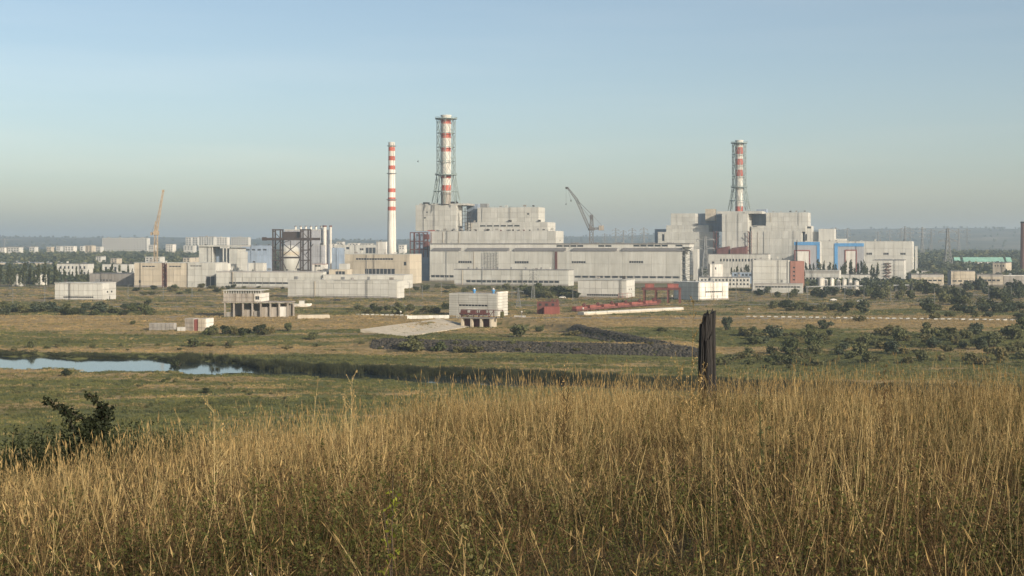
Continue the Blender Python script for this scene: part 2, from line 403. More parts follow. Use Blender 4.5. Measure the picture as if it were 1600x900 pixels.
class Blk:
    def __init__(s, bld, X0, X1, y, depth, zb, zt, mat, name='wall', core=None):
        s.b, s.x0, s.y, s.zb, s.W, s.H, s.dp, s.mat = bld, X0, y, zb, X1 - X0, zt - zb, depth, mat
        s.o = MB().box(0, s.W, 0, depth, 0, s.H).build(name, core or 'joint', bld.o, (X0, y, zb))
    def u(s, px): return s.b.pt(px, 400, s.y)[0] - s.x0
    def v(s, py, px=None): return s.b.pt(px if px else CX, py, s.y)[1] - s.zb if px else None
    def face(s, side, W, H, cols, rows, wins, mat, wmat='glass_dark', gap=0.17):
        """panel grid with openings; wins are (u0,u1,v0,v1,panes)"""
        rects = [(W * i / cols, W * (i + 1) / cols, H * j / rows, H * (j + 1) / rows) for i in range(cols) for j in range(rows)] if isinstance(rows, int) else \
                [(W * i / cols, W * (i + 1) / cols, a_, b_) for i in range(cols) for a_, b_ in zip(rows[:-1], rows[1:])]
        for (a0, a1, b0, b1, n) in wins:
            nr = []
            for (u0, u1, v0, v1) in rects:
                if a1 <= u0 or a0 >= u1 or b1 <= v0 or b0 >= v1: nr.append((u0, u1, v0, v1)); continue
                if a0 > u0: nr.append((u0, a0, v0, v1))
                if a1 < u1: nr.append((a1, u1, v0, v1))
                m0, m1 = max(a0, u0), min(a1, u1)
                if b0 > v0: nr.append((m0, m1, v0, b0))
                if b1 < v1: nr.append((m0, m1, b1, v1))
            rects = nr
        h = gap / 2
        def add(nm, u0, u1, v0, v1, o0, o1, mt):
            if side == 'front': box(nm, s.o, u0, u1, -o1, -o0, v0, v1, mt)
            elif side == 'right': box(nm, s.o, s.W + o0, s.W + o1, u0, u1, v0, v1, mt)
            else: box(nm, s.o, -o1, -o0, u0, u1, v0, v1, mt)
        for (u0, u1, v0, v1) in rects:
            if u1 - u0 > 0.5 and v1 - v0 > 0.3: add('wall_panel', u0 + h, u1 - h, v0 + h, v1 - h, 0.0, T, mat)
        for (a0, a1, b0, b1, n) in wins:
            w = (a1 - a0) / n
            for i in range(n):
                e = 0.12 * w if n > 1 else 0
                add('window', a0 + i * w + e, a0 + (i + 1) * w - e, b0, b1, 0.01, 0.10, wmat)
    def front(s, cols, rows=None, wins=(), mat=None, wmat='glass_dark', rowpx=None):
        mid = (s.x0 + s.W / 2)
        pxm = None
        def vv(py): return s.b.pt(s._pxm(), py, s.y)[1] - s.zb
        W_ = [(s.u(a), s.u(b_), vv(d), vv(c_), n) for (a, b_, c_, d, n) in wins]
        W_ = [(max(a, 0.2), min(b_, s.W - 0.2), max(c_, 0.1), min(d, s.H - 0.1), n) for a, b_, c_, d, n in W_]
        if rowpx: rows = [0] + [vv(p) for p in rowpx] + [s.H]
        s.face('front', s.W, s.H, cols, rows or 3, W_, mat or s.mat, wmat); return s
    def _pxm(s):
        xw = s.x0 + s.W / 2; a_ = R(s.b.yaw); ca, sa = math.cos(a_), math.sin(a_)
        X = ca * xw + sa * s.y + s.b.o.location.x; Y = -sa * xw + ca * s.y + s.b.o.location.y
        return CX + F * X / Y
    def end(s, cols=2, rows=3, side='right', wins=(), mat=None):
        s.face(side, s.dp, s.H, cols, rows, [(a * s.dp, b_ * s.dp, c_ * s.H, d * s.H, n) for a, b_, c_, d, n in wins], mat or s.mat); return s
    def coping(s, mat='conc_white', h=0.7, over=0.7):
        MB().box(-over, s.W + over, -over, s.dp + over, s.H, s.H + h).build('coping', mat, s.o); return s
    def top(s, name, px0, px1, h, d0=0.2, d1=0.8, mat='conc'):
        a, b_ = s.u(px0), s.u(px1); box(name, s.o, a, b_, s.dp * d0, s.dp * d1, s.H, s.H + h, mat); return s
def seg(px0, px1, n, fill, y0, y1, panes=1):
    w = (px1 - px0) / n; return [(px0 + i * w + w * (1 - fill) / 2, px0 + (i + 1) * w - w * (1 - fill) / 2, y0, y1, panes) for i in range(n)]
YAW = 17
def clutter(k, pipes=4, vents=5, ladder=True, plinth=True, seed=0):
    """downpipes, roof gear, a ladder and a dark footing on a wall"""
    q = random.Random(seed + int(k.W * 7))
    for i in range((pipes + 1) // 3):
        u_ = k.W * (i + q.uniform(.2, .8)) / pipes; box('downpipe', k.o, u_, u_ + .35, -T - .5, -T - .1, k.H * q.choice([0, 0, .3]), k.H * .985, q.choice(['conc', 'conc_tan', 'steel_grey']))
    for i in range(vents):
        u_ = k.W * (i + q.uniform(.1, .9)) / vents; w_ = q.uniform(.8, 3.2); y_ = k.dp * q.uniform(.05, .4); box(q.choice(['roof_vent', 'roof_hatch', 'roof_fan']), k.o, u_, u_ + w_, y_, y_ + 2, k.H + .75, k.H + .75 + q.uniform(.7, 2.2), q.choice(['steel_grey', 'conc', 'steel_dark', 'conc_dark']))
    if ladder:
        u_ = k.W * q.uniform(.1, .9); mb = MB(); mb.bar((u_, -T - .5, 0), (u_, -T - .5, k.H + 1), .09).bar((u_ + .8, -T - .5, 0), (u_ + .8, -T - .5, k.H + 1), .09)
        for j in range(int(k.H / 1.2)): mb.bar((u_, -T - .5, j * 1.2 + .5), (u_ + .8, -T - .5, j * 1.2 + .5), .07, caps=False)
        mb.build('ladder', 'steel_dark', k.o)
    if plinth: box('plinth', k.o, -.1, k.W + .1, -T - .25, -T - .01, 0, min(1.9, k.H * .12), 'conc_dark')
    mb = MB()
    for i in range(int(k.W / 6) + 1): mb.bar((min(k.W, i * 6), .3, k.H), (min(k.W, i * 6), .3, k.H + 1.2), .07, caps=False)
    mb.bar((0, .3, k.H + 1.2), (k.W, .3, k.H + 1.2), .07); mb.build('roof_railing', 'steel_grey', k.o)

# --- first reactor block with its turbine hall
b = Bld('turbine_hall', 'very long pale concrete turbine hall with grey sloped roof edge below the left lattice stack', 'building', 868, 1345, YAW)
k = b.blk(671.5, 1064, 392.5, None, 0, end=1077)
k.front(18, rowpx=[441, 433, 412], wins=seg(716, 737, 1, 1, 408.3, 411.5, 6) + seg(804, 826, 1, 1, 408.3, 411.5, 6) + seg(893, 915, 1, 1, 408, 411, 6) + seg(983, 1005, 1, 1, 407.5, 410.5, 6) +
        [(673, 709, 431, 434.5, 5), (897, 1062, 430.6, 433.6, 14)])
k.end(3, 4)
r0 = k
clutter(k, 9, 0, True, True)
# pilaster joints: rust-red downpipe strip, scaffolded bay
box('expansion_strip', k.o, k.u(867.5), k.u(871), -0.9, -T - 0.02, k.H * 0.14, k.H * 0.985, 'rust_red')
mb = MB()
for i in range(6): mb.bar((k.u(756) + i * 3.0, -1.6, k.H * 0.2), (k.u(756) + i * 3.0, -1.6, k.H * 0.97), 0.18)
for j in range(9): mb.bar((k.u(756), -1.6, k.H * (0.22 + j * 0.09)), (k.u(756) + 15, -1.6, k.H * (0.22 + j * 0.09)), 0.16)
for j in range(8): mb.bar((k.u(756) + (j % 2) * 9, -1.6, k.H * (0.22 + j * 0.09)), (k.u(756) + 6 + (j % 2) * 9, -1.6, k.H * (0.31 + j * 0.09)), 0.12)
mb.build('scaffold', 'steel_grey', k.o)
# grey sloping roof edge in three lengths, then the lantern with its slit windows
for (a, c_) in ((674, 717), (727, 793), (802, 882), (893, 962), (971, 1067)):
    MB().add([(k.u(a), -0.9, k.H + 0.05), (k.u(c_), -0.9, k.H + 0.05), (k.u(c_), 7, k.H + 3.2), (k.u(a), 7, k.H + 3.2), (k.u(a), 7, k.H), (k.u(c_), 7, k.H)],
             [(0, 1, 2, 3), (0, 3, 4), (1, 5, 2), (3, 2, 5, 4), (0, 4, 5, 1)]).build('roof_edge', 'roofing', k.o)
k2 = b.blk(672, 1077, 381.5, 392.4, 7.2, depth=24, mat='conc_white', name='roof_lantern')
k2.front(20, rows=[0, 0.35 * k2.H, k2.H], wins=seg(869, 912, 4, 0.86, 383, 385.6) + seg(934, 956, 2, 0.86, 383, 385.6) + seg(989, 1044, 5, 0.86, 382.6, 385.2) + seg(1055, 1067, 1, 0.9, 382.6, 385))
k2.end(1, 1).coping('roofing', 0.9, 0.8)
for px in (890, 922, 960, 1010, 1040): k2.top('roof_vent', px, px + 9, 1.5, 0.2, 0.6, 'roofing')
# stair tower of open lattice at the right end
mb = MB(); xs_ = k.W + 1.0
for (dx, dy) in ((0, 2), (9, 2), (9, 12), (0, 12)): mb.bar((xs_ + dx, dy, 0), (xs_ + dx, dy, k.H + 4), 0.3)
n = 12
for i in range(n):
    z = (k.H + 4) * i / n; z2 = (k.H + 4) * (i + 1) / n
    mb.box(xs_, xs_ + 9, 2, 12, z2 - 0.15, z2 + 0.05); mb.bar((xs_ + (0 if i % 2 else 9), 1.9, z), (xs_ + (9 if i % 2 else 0), 1.9, z2), 0.28)
mb.build('stair_tower', 'steel_grey', b.o, (r0.x0, 0, 0))
box('stair_wall', b.o, r0.x0 + k.W + 11, r0.x0 + k.W + 15, 3, 14, 0, k.H + 2, 'conc_white')

b = Bld('turbine_annex', 'long low concrete annex with one dark window strip in front of the turbine hall', 'building', 803, 1225, YAW)
k = b.blk(710, 888, 422, None, 0, end=896); k.front(12, rowpx=[443, 437.5, 430], wins=[(728, 874, 438.2, 441.6, 18)]); k.end(2, 3); k.coping('roofing', 0.5, 0.4)
clutter(k, 5, 4)
for px in (730, 752, 776, 797, 820, 844): k.top('roof_vent', px, px + 1.6, 2.6, 0.05, 0.15, 'steel_grey')

b = Bld('reactor_building', 'stepped pale concrete reactor building carrying the taller left lattice stack', 'building', 776, 1405, YAW)
k = b.blk(672.5, 868, 361, 393, 0, end=880); k.front(16, rowpx=[388, 375], wins=[(674, 684, 385, 387.3, 1)] + seg(695, 726, 3, 0.92, 385, 387.3) + seg(770, 791, 2, 0.92, 384.8, 387) + seg(823, 846, 2, 0.92, 384.6, 387)); k.end(2, 3, wins=[(0.5, 0.6, 0.5, 0.57, 1)])
RB = k
clutter(k, 7, 14, True, False)
k3 = b.blk(727, 855, 348, 361, 12, depth=30); k3.front(12, rows=2, wins=seg(749, 813, 6, 0.78, 351.8, 353.8)); k3.end(2, 2); k3.coping('conc', 0.4, 0.3); clutter(k3, 4, 6, False, False)
k4 = b.blk(746, 841, 324, 348.5, 18, end=851); k4.front(9, rows=3, wins=[(823.5, 827, 333.5, 335.5, 1)]); k4.end(2, 3); clutter(k4, 4, 5, True, False); k4.top('roof_plant', 749, 760, 4, 0.1, 0.4, 'steel_grey')
k5 = b.blk(649.5, 713, 320.5, 361, 8, end=722); k5.front(7, rows=5, wins=[(666, 668.5, 330.5, 332.3, 1), (662.5, 665.5, 339.3, 341.3, 1)]); k5.end(2, 5); clutter(k5, 3, 4, True, False)
k6 = b.blk(729, 746, 319, 349, 34, depth=22, mat='blue_grey_and_shade'); k6.front(3, rows=4); k6.end(2, 3)  # recess shade is put into the blue-grey wall colour
k7 = b.blk(655, 730, 318.2, 321, 10, depth=40, mat='conc'); k7.front(8, rows=1); k7.top('roof_plant', 661, 667, 1.6, 0.0, 0.2, 'steel_dark'); k7.top('roof_plant', 702, 712, 2.0, 0.0, 0.2, 'steel_dark')
mb = MB()                                               # rusty duct steel between the blocks
x0 = k5.x0 + k5.W + k5.dp * 0.0
for i in range(4): mb.bar((x0 + 6 + 3 * i, 9, k5.zb), (x0 + 6 + 3 * i, 9, k5.zb + k5.H * (1 - 0.12 * i)), 0.4)
for i in range(6): mb.bar((x0 + 6, 9, k5.zb + i * 4), (x0 + 15, 9, k5.zb + 4 + i * 3), 0.3)
mb.build('duct_frame', 'steel_dark', b.o)
for px in (705, 718, 733, 742, 760, 781, 800, 817, 826): RB.top('roof_vent', px, px + 1.6, random.uniform(1.2, 2.4), 0.03, 0.1, random.choice(['steel_dark', 'rust_red']))
RB.top('red_duct', 660 + 8, 678, 1.2, 0.0, 0.1, 'red_paint')

b = Bld('side_workshop', 'block in painted blue-grey shade with open rusty frame on top left of the turbine hall', 'building', 655, 1400, YAW)
k = b.blk(640, 671, 402, None, 0, depth=30, mat='blue_grey_and_shade'); k.front(3, rows=4, mat='blue_grey_and_shade')  # the hall's shadow on this block is put into its colour
k2 = b.blk(652, 671, 385, 402, 6, depth=20, mat='blue_grey_and_shade'); k2.front(2, rows=2)
mb = MB(); X0, z0 = k.u(640) + k.x0, k.H
for i, px in enumerate((641, 648, 655, 662, 668)):
    x = b.pt(px, 400)[0]; mb.bar((x, 0, k.H), (x, 0, b.pt(px, 363)[1]), 0.5); mb.bar((x, 10, k.H), (x, 10, b.pt(px, 363)[1]), 0.5)
for py in (363.5, 377, 390): mb.bar((b.pt(641, py)[0], 0, b.pt(641, py)[1]), (b.pt(669, py)[0], 0, b.pt(669, py)[1]), 0.6)
mb.build('open_frame', 'maroon', b.o)
for i, (a, c_, d, e) in enumerate(((650, 661, 365, 376), (650, 661, 378, 388), (662, 668, 366, 374), (662, 668, 378, 386))):
    box('tank_box', b.o, b.pt(a, 400, 3)[0], b.pt(c_, 400, 3)[0], 3, 9, b.pt(a, e, 3)[1], b.pt(a, d, 3)[1], 'rust_red' if i > 1 else 'blue_grey_and_shade')

# --- lattice ventilation stacks
def stack(label, cx, D, tube, top, base, bands, frame, ringy, splay, grey):
    x = (cx - CX) / F * D; s_ = D / F; Z = lambda py: CZ - (py - HY) * s_
    t = thing('ventilation_stack', label, 'stack', (x, D, Z(base)), R(20)); zb = Z(base)
    r = tube * s_ / 2; ys_ = sorted(set([top, base] + [v for b_ in bands for v in b_] + ([grey] if grey else [])))
    for a, c_ in zip(ys_[:-1], ys_[1:]):
        m_ = (a + c_) / 2; red = any(b0 <= m_ <= b1 for b0, b1 in bands); mt = 'soot_conc' if grey and m_ > grey else ('stack_red' if red else 'white_paint')
        MB().lathe(0, 0, [(r, Z(c_) - zb), (r, Z(a) - zb)], 24).build('tube_ring', mt, t, smooth=False)
    MB().lathe(0, 0, [(r * 1.12, Z(top) - zb - 0.2), (r * 1.12, Z(top) - zb + 1.0), (r * 0.8, Z(top) - zb + 1.0), (r * 0.8, Z(top) - zb - 4)], 24, cap=False).build('rim', 'conc_white', t)
    f0, f1, hw, plat, sp = frame; H_ = hw * s_; zt, zp = Z(f0) - zb, Z(plat) - zb
    mb = MB(); N = 8
    ang = [2 * math.pi * (i + 0.5) / N for i in range(N)]
    P = lambda rr, a_, z: (rr * math.cos(a_), rr * math.sin(a_), z)
    zs = [zp] + [Z(v) - zb for v in ringy if v < plat][::-1] + [zt]; zs = sorted(zs)
    for i, a_ in enumerate(ang): mb.bar(P(H_, a_, zp), P(H_, a_, zt), 0.34); mb.bar(P(sp * s_, a_, 0), P(H_, a_, zp), 0.42)
    for q0, q1 in zip(zs[:-1], zs[1:]):
        for i in range(N):
            a_, c_ = ang[i], ang[(i + 1) % N]
            mb.bar(P(H_, a_, q0), P(H_, c_, q1), 0.17); mb.bar(P(H_, c_, q0), P(H_, a_, q1), 0.17)
    for i in range(N):
        a_, c_ = ang[i], ang[(i + 1) % N]
        mb.bar(P(sp * s_, a_, 0), P(H_, c_, zp), 0.2); mb.bar(P(sp * s_, c_, 0), P(H_, a_, zp), 0.2)
    mb.build('lattice', 'steel_green', t)
    for v in ringy:
        z = Z(v) - zb; f_ = max(0, (zp - z) / zp); rr = H_ + (sp * s_ - H_) * f_; m2 = MB()
        for i in range(N): m2.bar(P(rr, ang[i], z), P(rr, ang[(i + 1) % N], z), 0.45)
        for i in range(0, N, 2): m2.bar(P(rr, ang[i], z), P(r, ang[i], z), 0.25)
        m2.build('ring', 'steel_green', t)
    for v, e in ((f0, 1.18), (plat, 1.18)):
        z = Z(v) - zb; m2 = MB(); m2.lathe(0, 0, [(r, z - 0.5), (H_ * e, z - 0.5), (H_ * e, z + 0.4), (r, z + 0.4)], 24, cap=False)
        for i in range(24):
            a_ = i * math.pi / 12; m2.bar(P(H_ * e, a_, z), P(H_ * e, a_, z + 1.6), 0.12)
            m2.bar(P(H_ * e, a_, z + 1.5), P(H_ * e, a_ + math.pi / 12, z + 1.5), 0.12)
        m2.build('platform', 'steel_green', t)
    for i in range(3):
        a_ = R(100 + 50 * i); MB().bar(P(r * 1.05, a_, 0), P(r * 1.05, a_, zt), 0.14).build('ladder', 'steel_dark', t)
    return t
stack('taller red and white banded lattice stack on the left reactor building', 697, 1432, 15.4, 181.5, 319, [(187.5, 193.8), (208.5, 216), (231, 237.2), (275, 278.8), (289.5, 298.5)], (185.5, 0, 14.5, 273, 22.5), [208, 230, 252, 299], 0, 300)
stack('shorter red and white banded lattice stack on the right-hand reactor building', 1155, 1690, 11.6, 220.5, 330, [(230.3, 241.5), (248.3, 258.3), (265.3, 276), (322.5, 330)], (223.5, 0, 10.8, 292.5, 17.5), [241.5, 258.3, 276, 313.5], 0, None)

# --- striped chimney standing free
D = 1345; s_ = D / F; Z = lambda py: CZ - (py - HY) * s_
t = thing('striped_chimney', 'slender white chimney with six red bands standing left of the taller lattice stack', 'chimney', ((612 - CX) / F * D, D, 0))
red = [(230, 236), (244, 250.8), (258.8, 265), (294.4, 300.5), (308.6, 314), (323, 329)]
cuts = sorted([223] + [v for r_ in red for v in r_] + [441.0])
rad = lambda py: (9.8 + (14.2 - 9.8) * (py - 223) / 175) / 2 * s_
for a, c_ in zip(cuts[:-1], cuts[1:]):
    mt = 'stack_red' if any(q[0] <= (a + c_) / 2 <= q[1] for q in red) else 'white_paint'
    MB().lathe(0, 0, [(rad(c_), Z(c_)), (rad(a), Z(a))], 28).build('shaft_ring', mt, t)
MB().lathe(0, 0, [(rad(223) * 0.8, Z(226)), (rad(223) * 1.05, Z(226)), (rad(223) * 1.05, Z(222.3)), (rad(223) * .8, Z(222.3))], 28, cap=False).build('rim', 'conc_white', t)
for py in (228, 271, 312): MB().lathe(0, 0, [(rad(py), Z(py) - .3), (rad(py) + 1.3, Z(py) - .3), (rad(py) + 1.3, Z(py) + .3), (rad(py), Z(py) + .3)], 24, cap=False).build('gallery', 'steel_grey', t)
MB().bar((rad(400) * .6, -rad(400) * .85, 0), (rad(223) * .6, -rad(223) * .85, Z(223)), 0.2).build('ladder', 'steel_grey', t)

# --- second reactor block
b = Bld('reactor_building', 'stepped pale concrete reactor building under the shorter right-hand stack', 'building', 1155, 1650, YAW)
k = b.blk(1128, 1168, 334, None, 0, end=1176); k.front(5, rows=7); k.end(2, 7); clutter(k, 3, 3, True, True); k.coping('conc', 0.4, 0.3)
k = b.blk(1120, 1190, 330, 334, 4, depth=40); k.front(6, rows=1); k.end(2, 1)
k = b.blk(1048, 1086, 333.5, 352, 26, depth=34); k.front(4, rows=3); k.end(3, 3)
k = b.blk(1086, 1130, 333.5, 362, 48, depth=20, mat='blue_grey_and_shade'); k.front(4, rows=4)  # shade between the blocks is painted in as blue-grey
k = b.blk(1102, 1117, 326.5, 345, 40, depth=8, mat='conc_tan'); k.front(2, rows=2); k.end(1, 2)
k = b.blk(1041, 1107, 352, 363, 22, depth=38); k.front(7, rows=2); k.end(3, 2)
k = b.blk(1028, 1114, 363, None, 17, depth=45); k.front(8, rows=6, wins=[(1034.5, 1038, 366, 376.5, 1)]); k.end(3, 4); k.coping('conc_white', 0.5, 0.3)
k = b.blk(1023, 1042, 358, None, 50, depth=20, mat='blue_grey_and_shade'); k.front(3, rows=3)  # shaded recess, its shade painted in as blue-grey
k = b.blk(1174, 1258, 352.5, 362, 15, depth=36); k.front(8, rows=2, wins=[(1176, 1183, 353.6, 354.6, 1)]); k.end(2, 2)
k = b.blk(1173, 1252, 361, None, 10, end=1262); k.front(8, rows=6); k.end(2, 4); clutter(k, 5, 6, True, False)
k = b.blk(1197, 1262, 332, 353, 22, depth=36); k.front(7, rows=3); k.end(2, 3); clutter(k, 3, 5, True, False)
k = b.blk(1182, 1197, 327, 353, 40, depth=16, mat='blue_grey_and_shade'); k.front(2, rows=3); k.end(2, 3)  # this recess and the next carry their shade as wall colour
k = b.blk(1173, 1185, 333, 353, 44, depth=16, mat='blue_grey_and_shade'); k.front(2, rows=3)
k = b.blk(1258, 1268, 353, None, 22, depth=24, mat='conc_white'); k.front(1, rows=3, wins=[(1257.6, 1261, 366, 376, 1), (1261, 1267, 354, 357, 1)]); k.end(1, 3)
k = b.blk(1266, 1280, 362, None, 24, depth=20, mat='conc_white'); k.front(2, rows=4)
k = b.blk(1279, 1303, 357.5, None, 20, depth=26, mat='conc_white'); k.front(3, rows=4); k.end(2, 4)
k = b.blk(1303, 1321, 373, None, 24, depth=20, mat='conc_white'); k.front(2, rows=4); k.end(1, 4)
for i, (px, sg) in enumerate(((1117.5, 1), (1172, -1))):            # rusty stair towers beside the central block
    xb = b.pt(px, 400, -3)[0]; mb = MB(); zt_ = b.pt(px, 361, -3)[1]; zb_ = b.pt(px, 397, -3)[1]
    for d in (-1.6, 1.6): mb.bar((xb + d, -3, zb_), (xb + d, -3, zt_), 0.45)
    for j in range(5): mb.bar((xb, -3, zb_ + (zt_ - zb_) * j / 5), (xb + sg * (6 if j % 2 else 3), -3, zb_ + (zt_ - zb_) * (j + 1) / 5), 0.4)
    mb.build('stair_tower', 'rust_red', b.o)
for (a, c_, y0, y1) in ((1120, 1138, 384.5, 394), (1141, 1166, 384.5, 394)):
    xa_, xc_ = b.pt(a, 400, -16)[0], b.pt(c_, 400, -16)[0]; h_ = b.pt(a, y0, -16)[1]; l_ = b.pt(a, y1, -16)[1]
    sh = MB(); sh.add([(xa_, -16, 0), (xc_, -16, 0), (xc_, -2, 0), (xa_, -2, 0), (xa_, -16, l_ + 3), (xc_, -16, h_ - 1), (xc_, -2, h_), (xa_, -2, l_ + 5)],
           [(0, 1, 5, 4), (1, 2, 6, 5), (2, 3, 7, 6), (3, 0, 4, 7), (4, 5, 6, 7)]); sh.build('red_shed', 'rust_red', b.o)

b = Bld('gallery_block', 'long pale low gallery with a row of dark posts below the right-hand reactor building', 'building', 1153, 1440, YAW)
k = b.blk(1107, 1200, 397.5, None, 0, depth=18, mat='conc_white'); k.front(10, rows=4, wins=seg(1124, 1182, 12, 0.5, 404.5, 408.5)); k.end(1, 3); k.coping('roofing', .5, .4)

b = Bld('maintenance_hall', 'wide cream hall with two blue and red framed portals right of the shorter stack', 'building', 1345, 1590, YAW)
k = b.blk(1281, 1425, 377.5, None, 0, end=1429, mat='conc_white')
k.front(10, rows=5, wins=[(1353.5, 1362.5, 395, 398, 3), (1380, 1388.5, 395, 398, 3), (1406.5, 1415, 395, 398, 3)]); k.end(1, 5); clutter(k, 3, 8, True, False); k.coping('conc_white', 0.4, 0.3)
def portal(k, x0, x1, yt, frame_left, red, redtop):
    vv = lambda py: k.b.pt((x0 + x1) / 2, py, k.y)[1] - k.zb
    u = k.u; base = vv(425)
    box('grey_cladding', k.o, u(x0), u(x1), -T - 0.25, -T - 0.02, base, vv(yt), 'grey_panel')
    box('blue_band', k.o, u(x0), u(x1), -T - 0.6, -T - 0.27, vv(yt + 5), vv(yt), 'blue_paint')
    if frame_left: box('blue_band', k.o, u(x0), u(x0 + 5), -T - 0.6, -T - 0.27, base, vv(yt + 5) - 0.02, 'blue_paint')
    else: box('blue_band', k.o, u(x1 - 4.5), u(x1), -T - 0.6, -T - 0.27, base, vv(yt + 5) - 0.02, 'blue_paint')
    a, c_ = red
    box('gate_leaf', k.o, u(a), u(c_), -T - 0.45, -T - 0.27, base, vv(redtop), 'white_paint')
    box('red_frame', k.o, u(a), u(c_), -T - 0.8, -T - 0.47, vv(redtop + 1.7), vv(redtop), 'red_paint')
    for q in (a, c_ - 1.5): box('red_frame', k.o, u(q), u(q + 1.5), -T - 0.8, -T - 0.47, base, vv(redtop + 1.7) - 0.02, 'red_paint')
portal(k, 1304, 1350, 380, True, (1320, 1339), 390)
b2 = Bld('portal_block', 'smaller hall front with bright blue top band and red door frame beside the brick tower', 'building', 1261, 1560, YAW)
k = b2.blk(1240.5, 1281, 377.5, None, 0, depth=20, mat='conc_white'); k.front(4, rows=5); k.end(1, 5); portal(k, 1241, 1281, 378, False, (1241.5, 1266), 390.5)
MB().bar((k.u(1245.5), -1.4, 0), (k.u(1245.5), -1.4, k.H + 2), 0.5).build('downpipe', 'steel_dark', k.o)
box('end_pipe', b.o, b.pt(1429.5, 400)[0], b.pt(1433.5, 400)[0], 2, 7, 0, b.pt(1430, 385)[1], 'conc_white')

def simple(name, label, px0, px1, yt, D, mat, cols, rows, wins=(), end=None, depth=16, yaw=YAW, cop=None, cat='building', ecols=2, endwins=(), group=None, side='right'):
    b = Bld(name, label, cat, (px0 + px1) / 2, D, yaw, group)
    k = b.blk(px0, px1, yt, None, 0, end=end, depth=depth, mat=mat); k.front(cols, rows=rows, wins=wins); k.end(ecols, rows if isinstance(rows, int) else 3, side=side, wins=endwins)
    if cop: k.coping(cop, 0.4, 0.35)
    clutter(k, max(1, int(k.W / 22)), max(1, int(k.W / 12)), k.H > 8, k.H > 6)
    return b, k

b, k = simple('stair_block', 'pale block with red zigzag fire stairs in front of the maintenance hall', 1364, 1412, 407, 1400, 'conc_white', 6, 4, end=1415, cop='roofing')
mb = MB()
for j in range(5):
    z = k.H * 0.12 + j * k.H * 0.15; a, c_ = k.u(1383), k.u(1392)
    mb.bar((a if j % 2 else c_, -1.5, z), (c_ if j % 2 else a, -1.5, z + k.H * 0.15), 0.4); mb.box(a - 0.8, c_ + 0.8, -2.2, -0.5, z + k.H * 0.15 - .15, z + k.H * 0.15 + .1)
mb.build('fire_stairs', 'rust_red', k.o)

# --- offices and blocks in front of the second reactor
b, k = simple('office_block', 'grey panel block with red brick end wall right of the white two-storey offices', 1176, 1234, 406.5, 1060, 'conc', 4, 5, depth=30, yaw=8)
x0, x1 = k.u(1235), k.u(1256.5)
bt = b.blk(1234.5, 1256, 408, None, -1.2, depth=16, mat='brick_red', name='brick_wing', core='brick_dark')
bt.front(1, rows=1, wins=[(1239, 1242, 417, 419.2, 1), (1239, 1242, 423.5, 425.6, 1), (1239, 1242, 429.8, 432, 1), (1239, 1242, 436, 438, 1)]); bt.end(1, 1)
box('corner_strip', b.o, b.pt(1230.5, 400)[0], b.pt(1234, 400)[0], -0.9, -T - 0.03, 0, k.H, 'conc_white')
simple('low_block', 'low grey building with long dark window strips at the foot of the brick-ended block', 1178, 1254, 443, 1020, 'conc', 6, [0, 1.4, 2.9, 5.0, 6.4], wins=[(1180, 1250, 447.3, 449.3, 14)], depth=12, yaw=12)
simple('office_row', 'white office row with two lines of square windows behind the white gate hall', 1092, 1171, 434, 1150, 'conc_white', 8, 3, wins=seg(1094, 1171, 14, 0.5, 436.3, 439.2) + seg(1094, 1171, 14, 0.5, 442.6, 445.4), depth=14, yaw=5, cop='roofing')
simple('blue_office', 'blue-grey flat block with a row of dark windows above the white office row', 1144, 1176, 425.5, 1260, 'blue_grey_and_shade', 4, 3, wins=seg(1146, 1175, 5, 0.6, 428, 431), depth=14, yaw=5)
simple('white_hut', 'small bright white flat-roofed hut among trees above the office row', 1109, 1129, 413, 1300, 'white_paint', 3, 2, wins=[(1117, 1119, 418, 421, 1)], depth=10, yaw=0, cop='conc_white')
b, k = simple('gate_hall', 'white hall with wide low gate and shaded left side right of the rusty gantry', 1092, 1137.5, 441.5, 895, 'white_paint', 5, 4, wins=[(1102, 1128, 455, 456.8, 8)], depth=24, yaw=-34, side='left', ecols=3, cop='conc_white')
vv = lambda py: b.pt(1115, py)[1]
box('gate', k.o, k.u(1102), k.u(1129), -T - 0.15, -T - 0.02, 0.3, vv(466.2), 'conc_dark')
for q in (1111, 1120): box('gate_mullion', k.o, k.u(q), k.u(q + .8), -T - 0.3, -T - 0.16, 0.3, vv(461), 'conc')
simple('window_row_hall', 'cream low hall with ten square dark windows right of the brick end wall', 1258, 1311, 423, 1250, 'conc_white', 8, [0, 2.5, 4.5, 7, 10.5], wins=seg(1258.5, 1311, 10, 0.55, 434, 437), end=1313.5, yaw=20, cop='conc_white')
simple('low_block', 'cream low block adjoining the right end of the ten-window hall', 1313, 1358, 429.5, 1290, 'conc_white', 6, 3, depth=12, yaw=15, cop='roofing')
for i, px in enumerate((1283, 1290, 1300, 1310, 1319, 1328, 1338)):
    x, y, z = (px - CX) / F * 1110, 1110 + 6 * (i % 2), 0; x = (px - CX) / F * y; rr = (2.6, 1.7, 1.7, 1.6, 1.8, 1.7, 2.0)[i]; h_ = (9, 7.5, 8.5, 7, 8, 7.5, 6.5)[i]
    t = thing('storage_tank', 'white upright tank below the ten-window hall', 'tank', (x, y, 0), 0, 'upright tanks in a row')
    MB().lathe(0, 0, [(rr, -0.5), (rr, h_)], 18).build('shell', 'white_paint', t); MB().lathe(0, 0, [(rr + .1, h_ - .2), (rr + .1, h_), (rr * .3, h_ + .8), (0.05, h_ + .85)], 18).build('lid', 'conc', t)
    MB().bar((rr * .5, -rr * .9, 0), (rr * .5, -rr * .9, h_), 0.1).build('ladder', 'steel_grey', t)
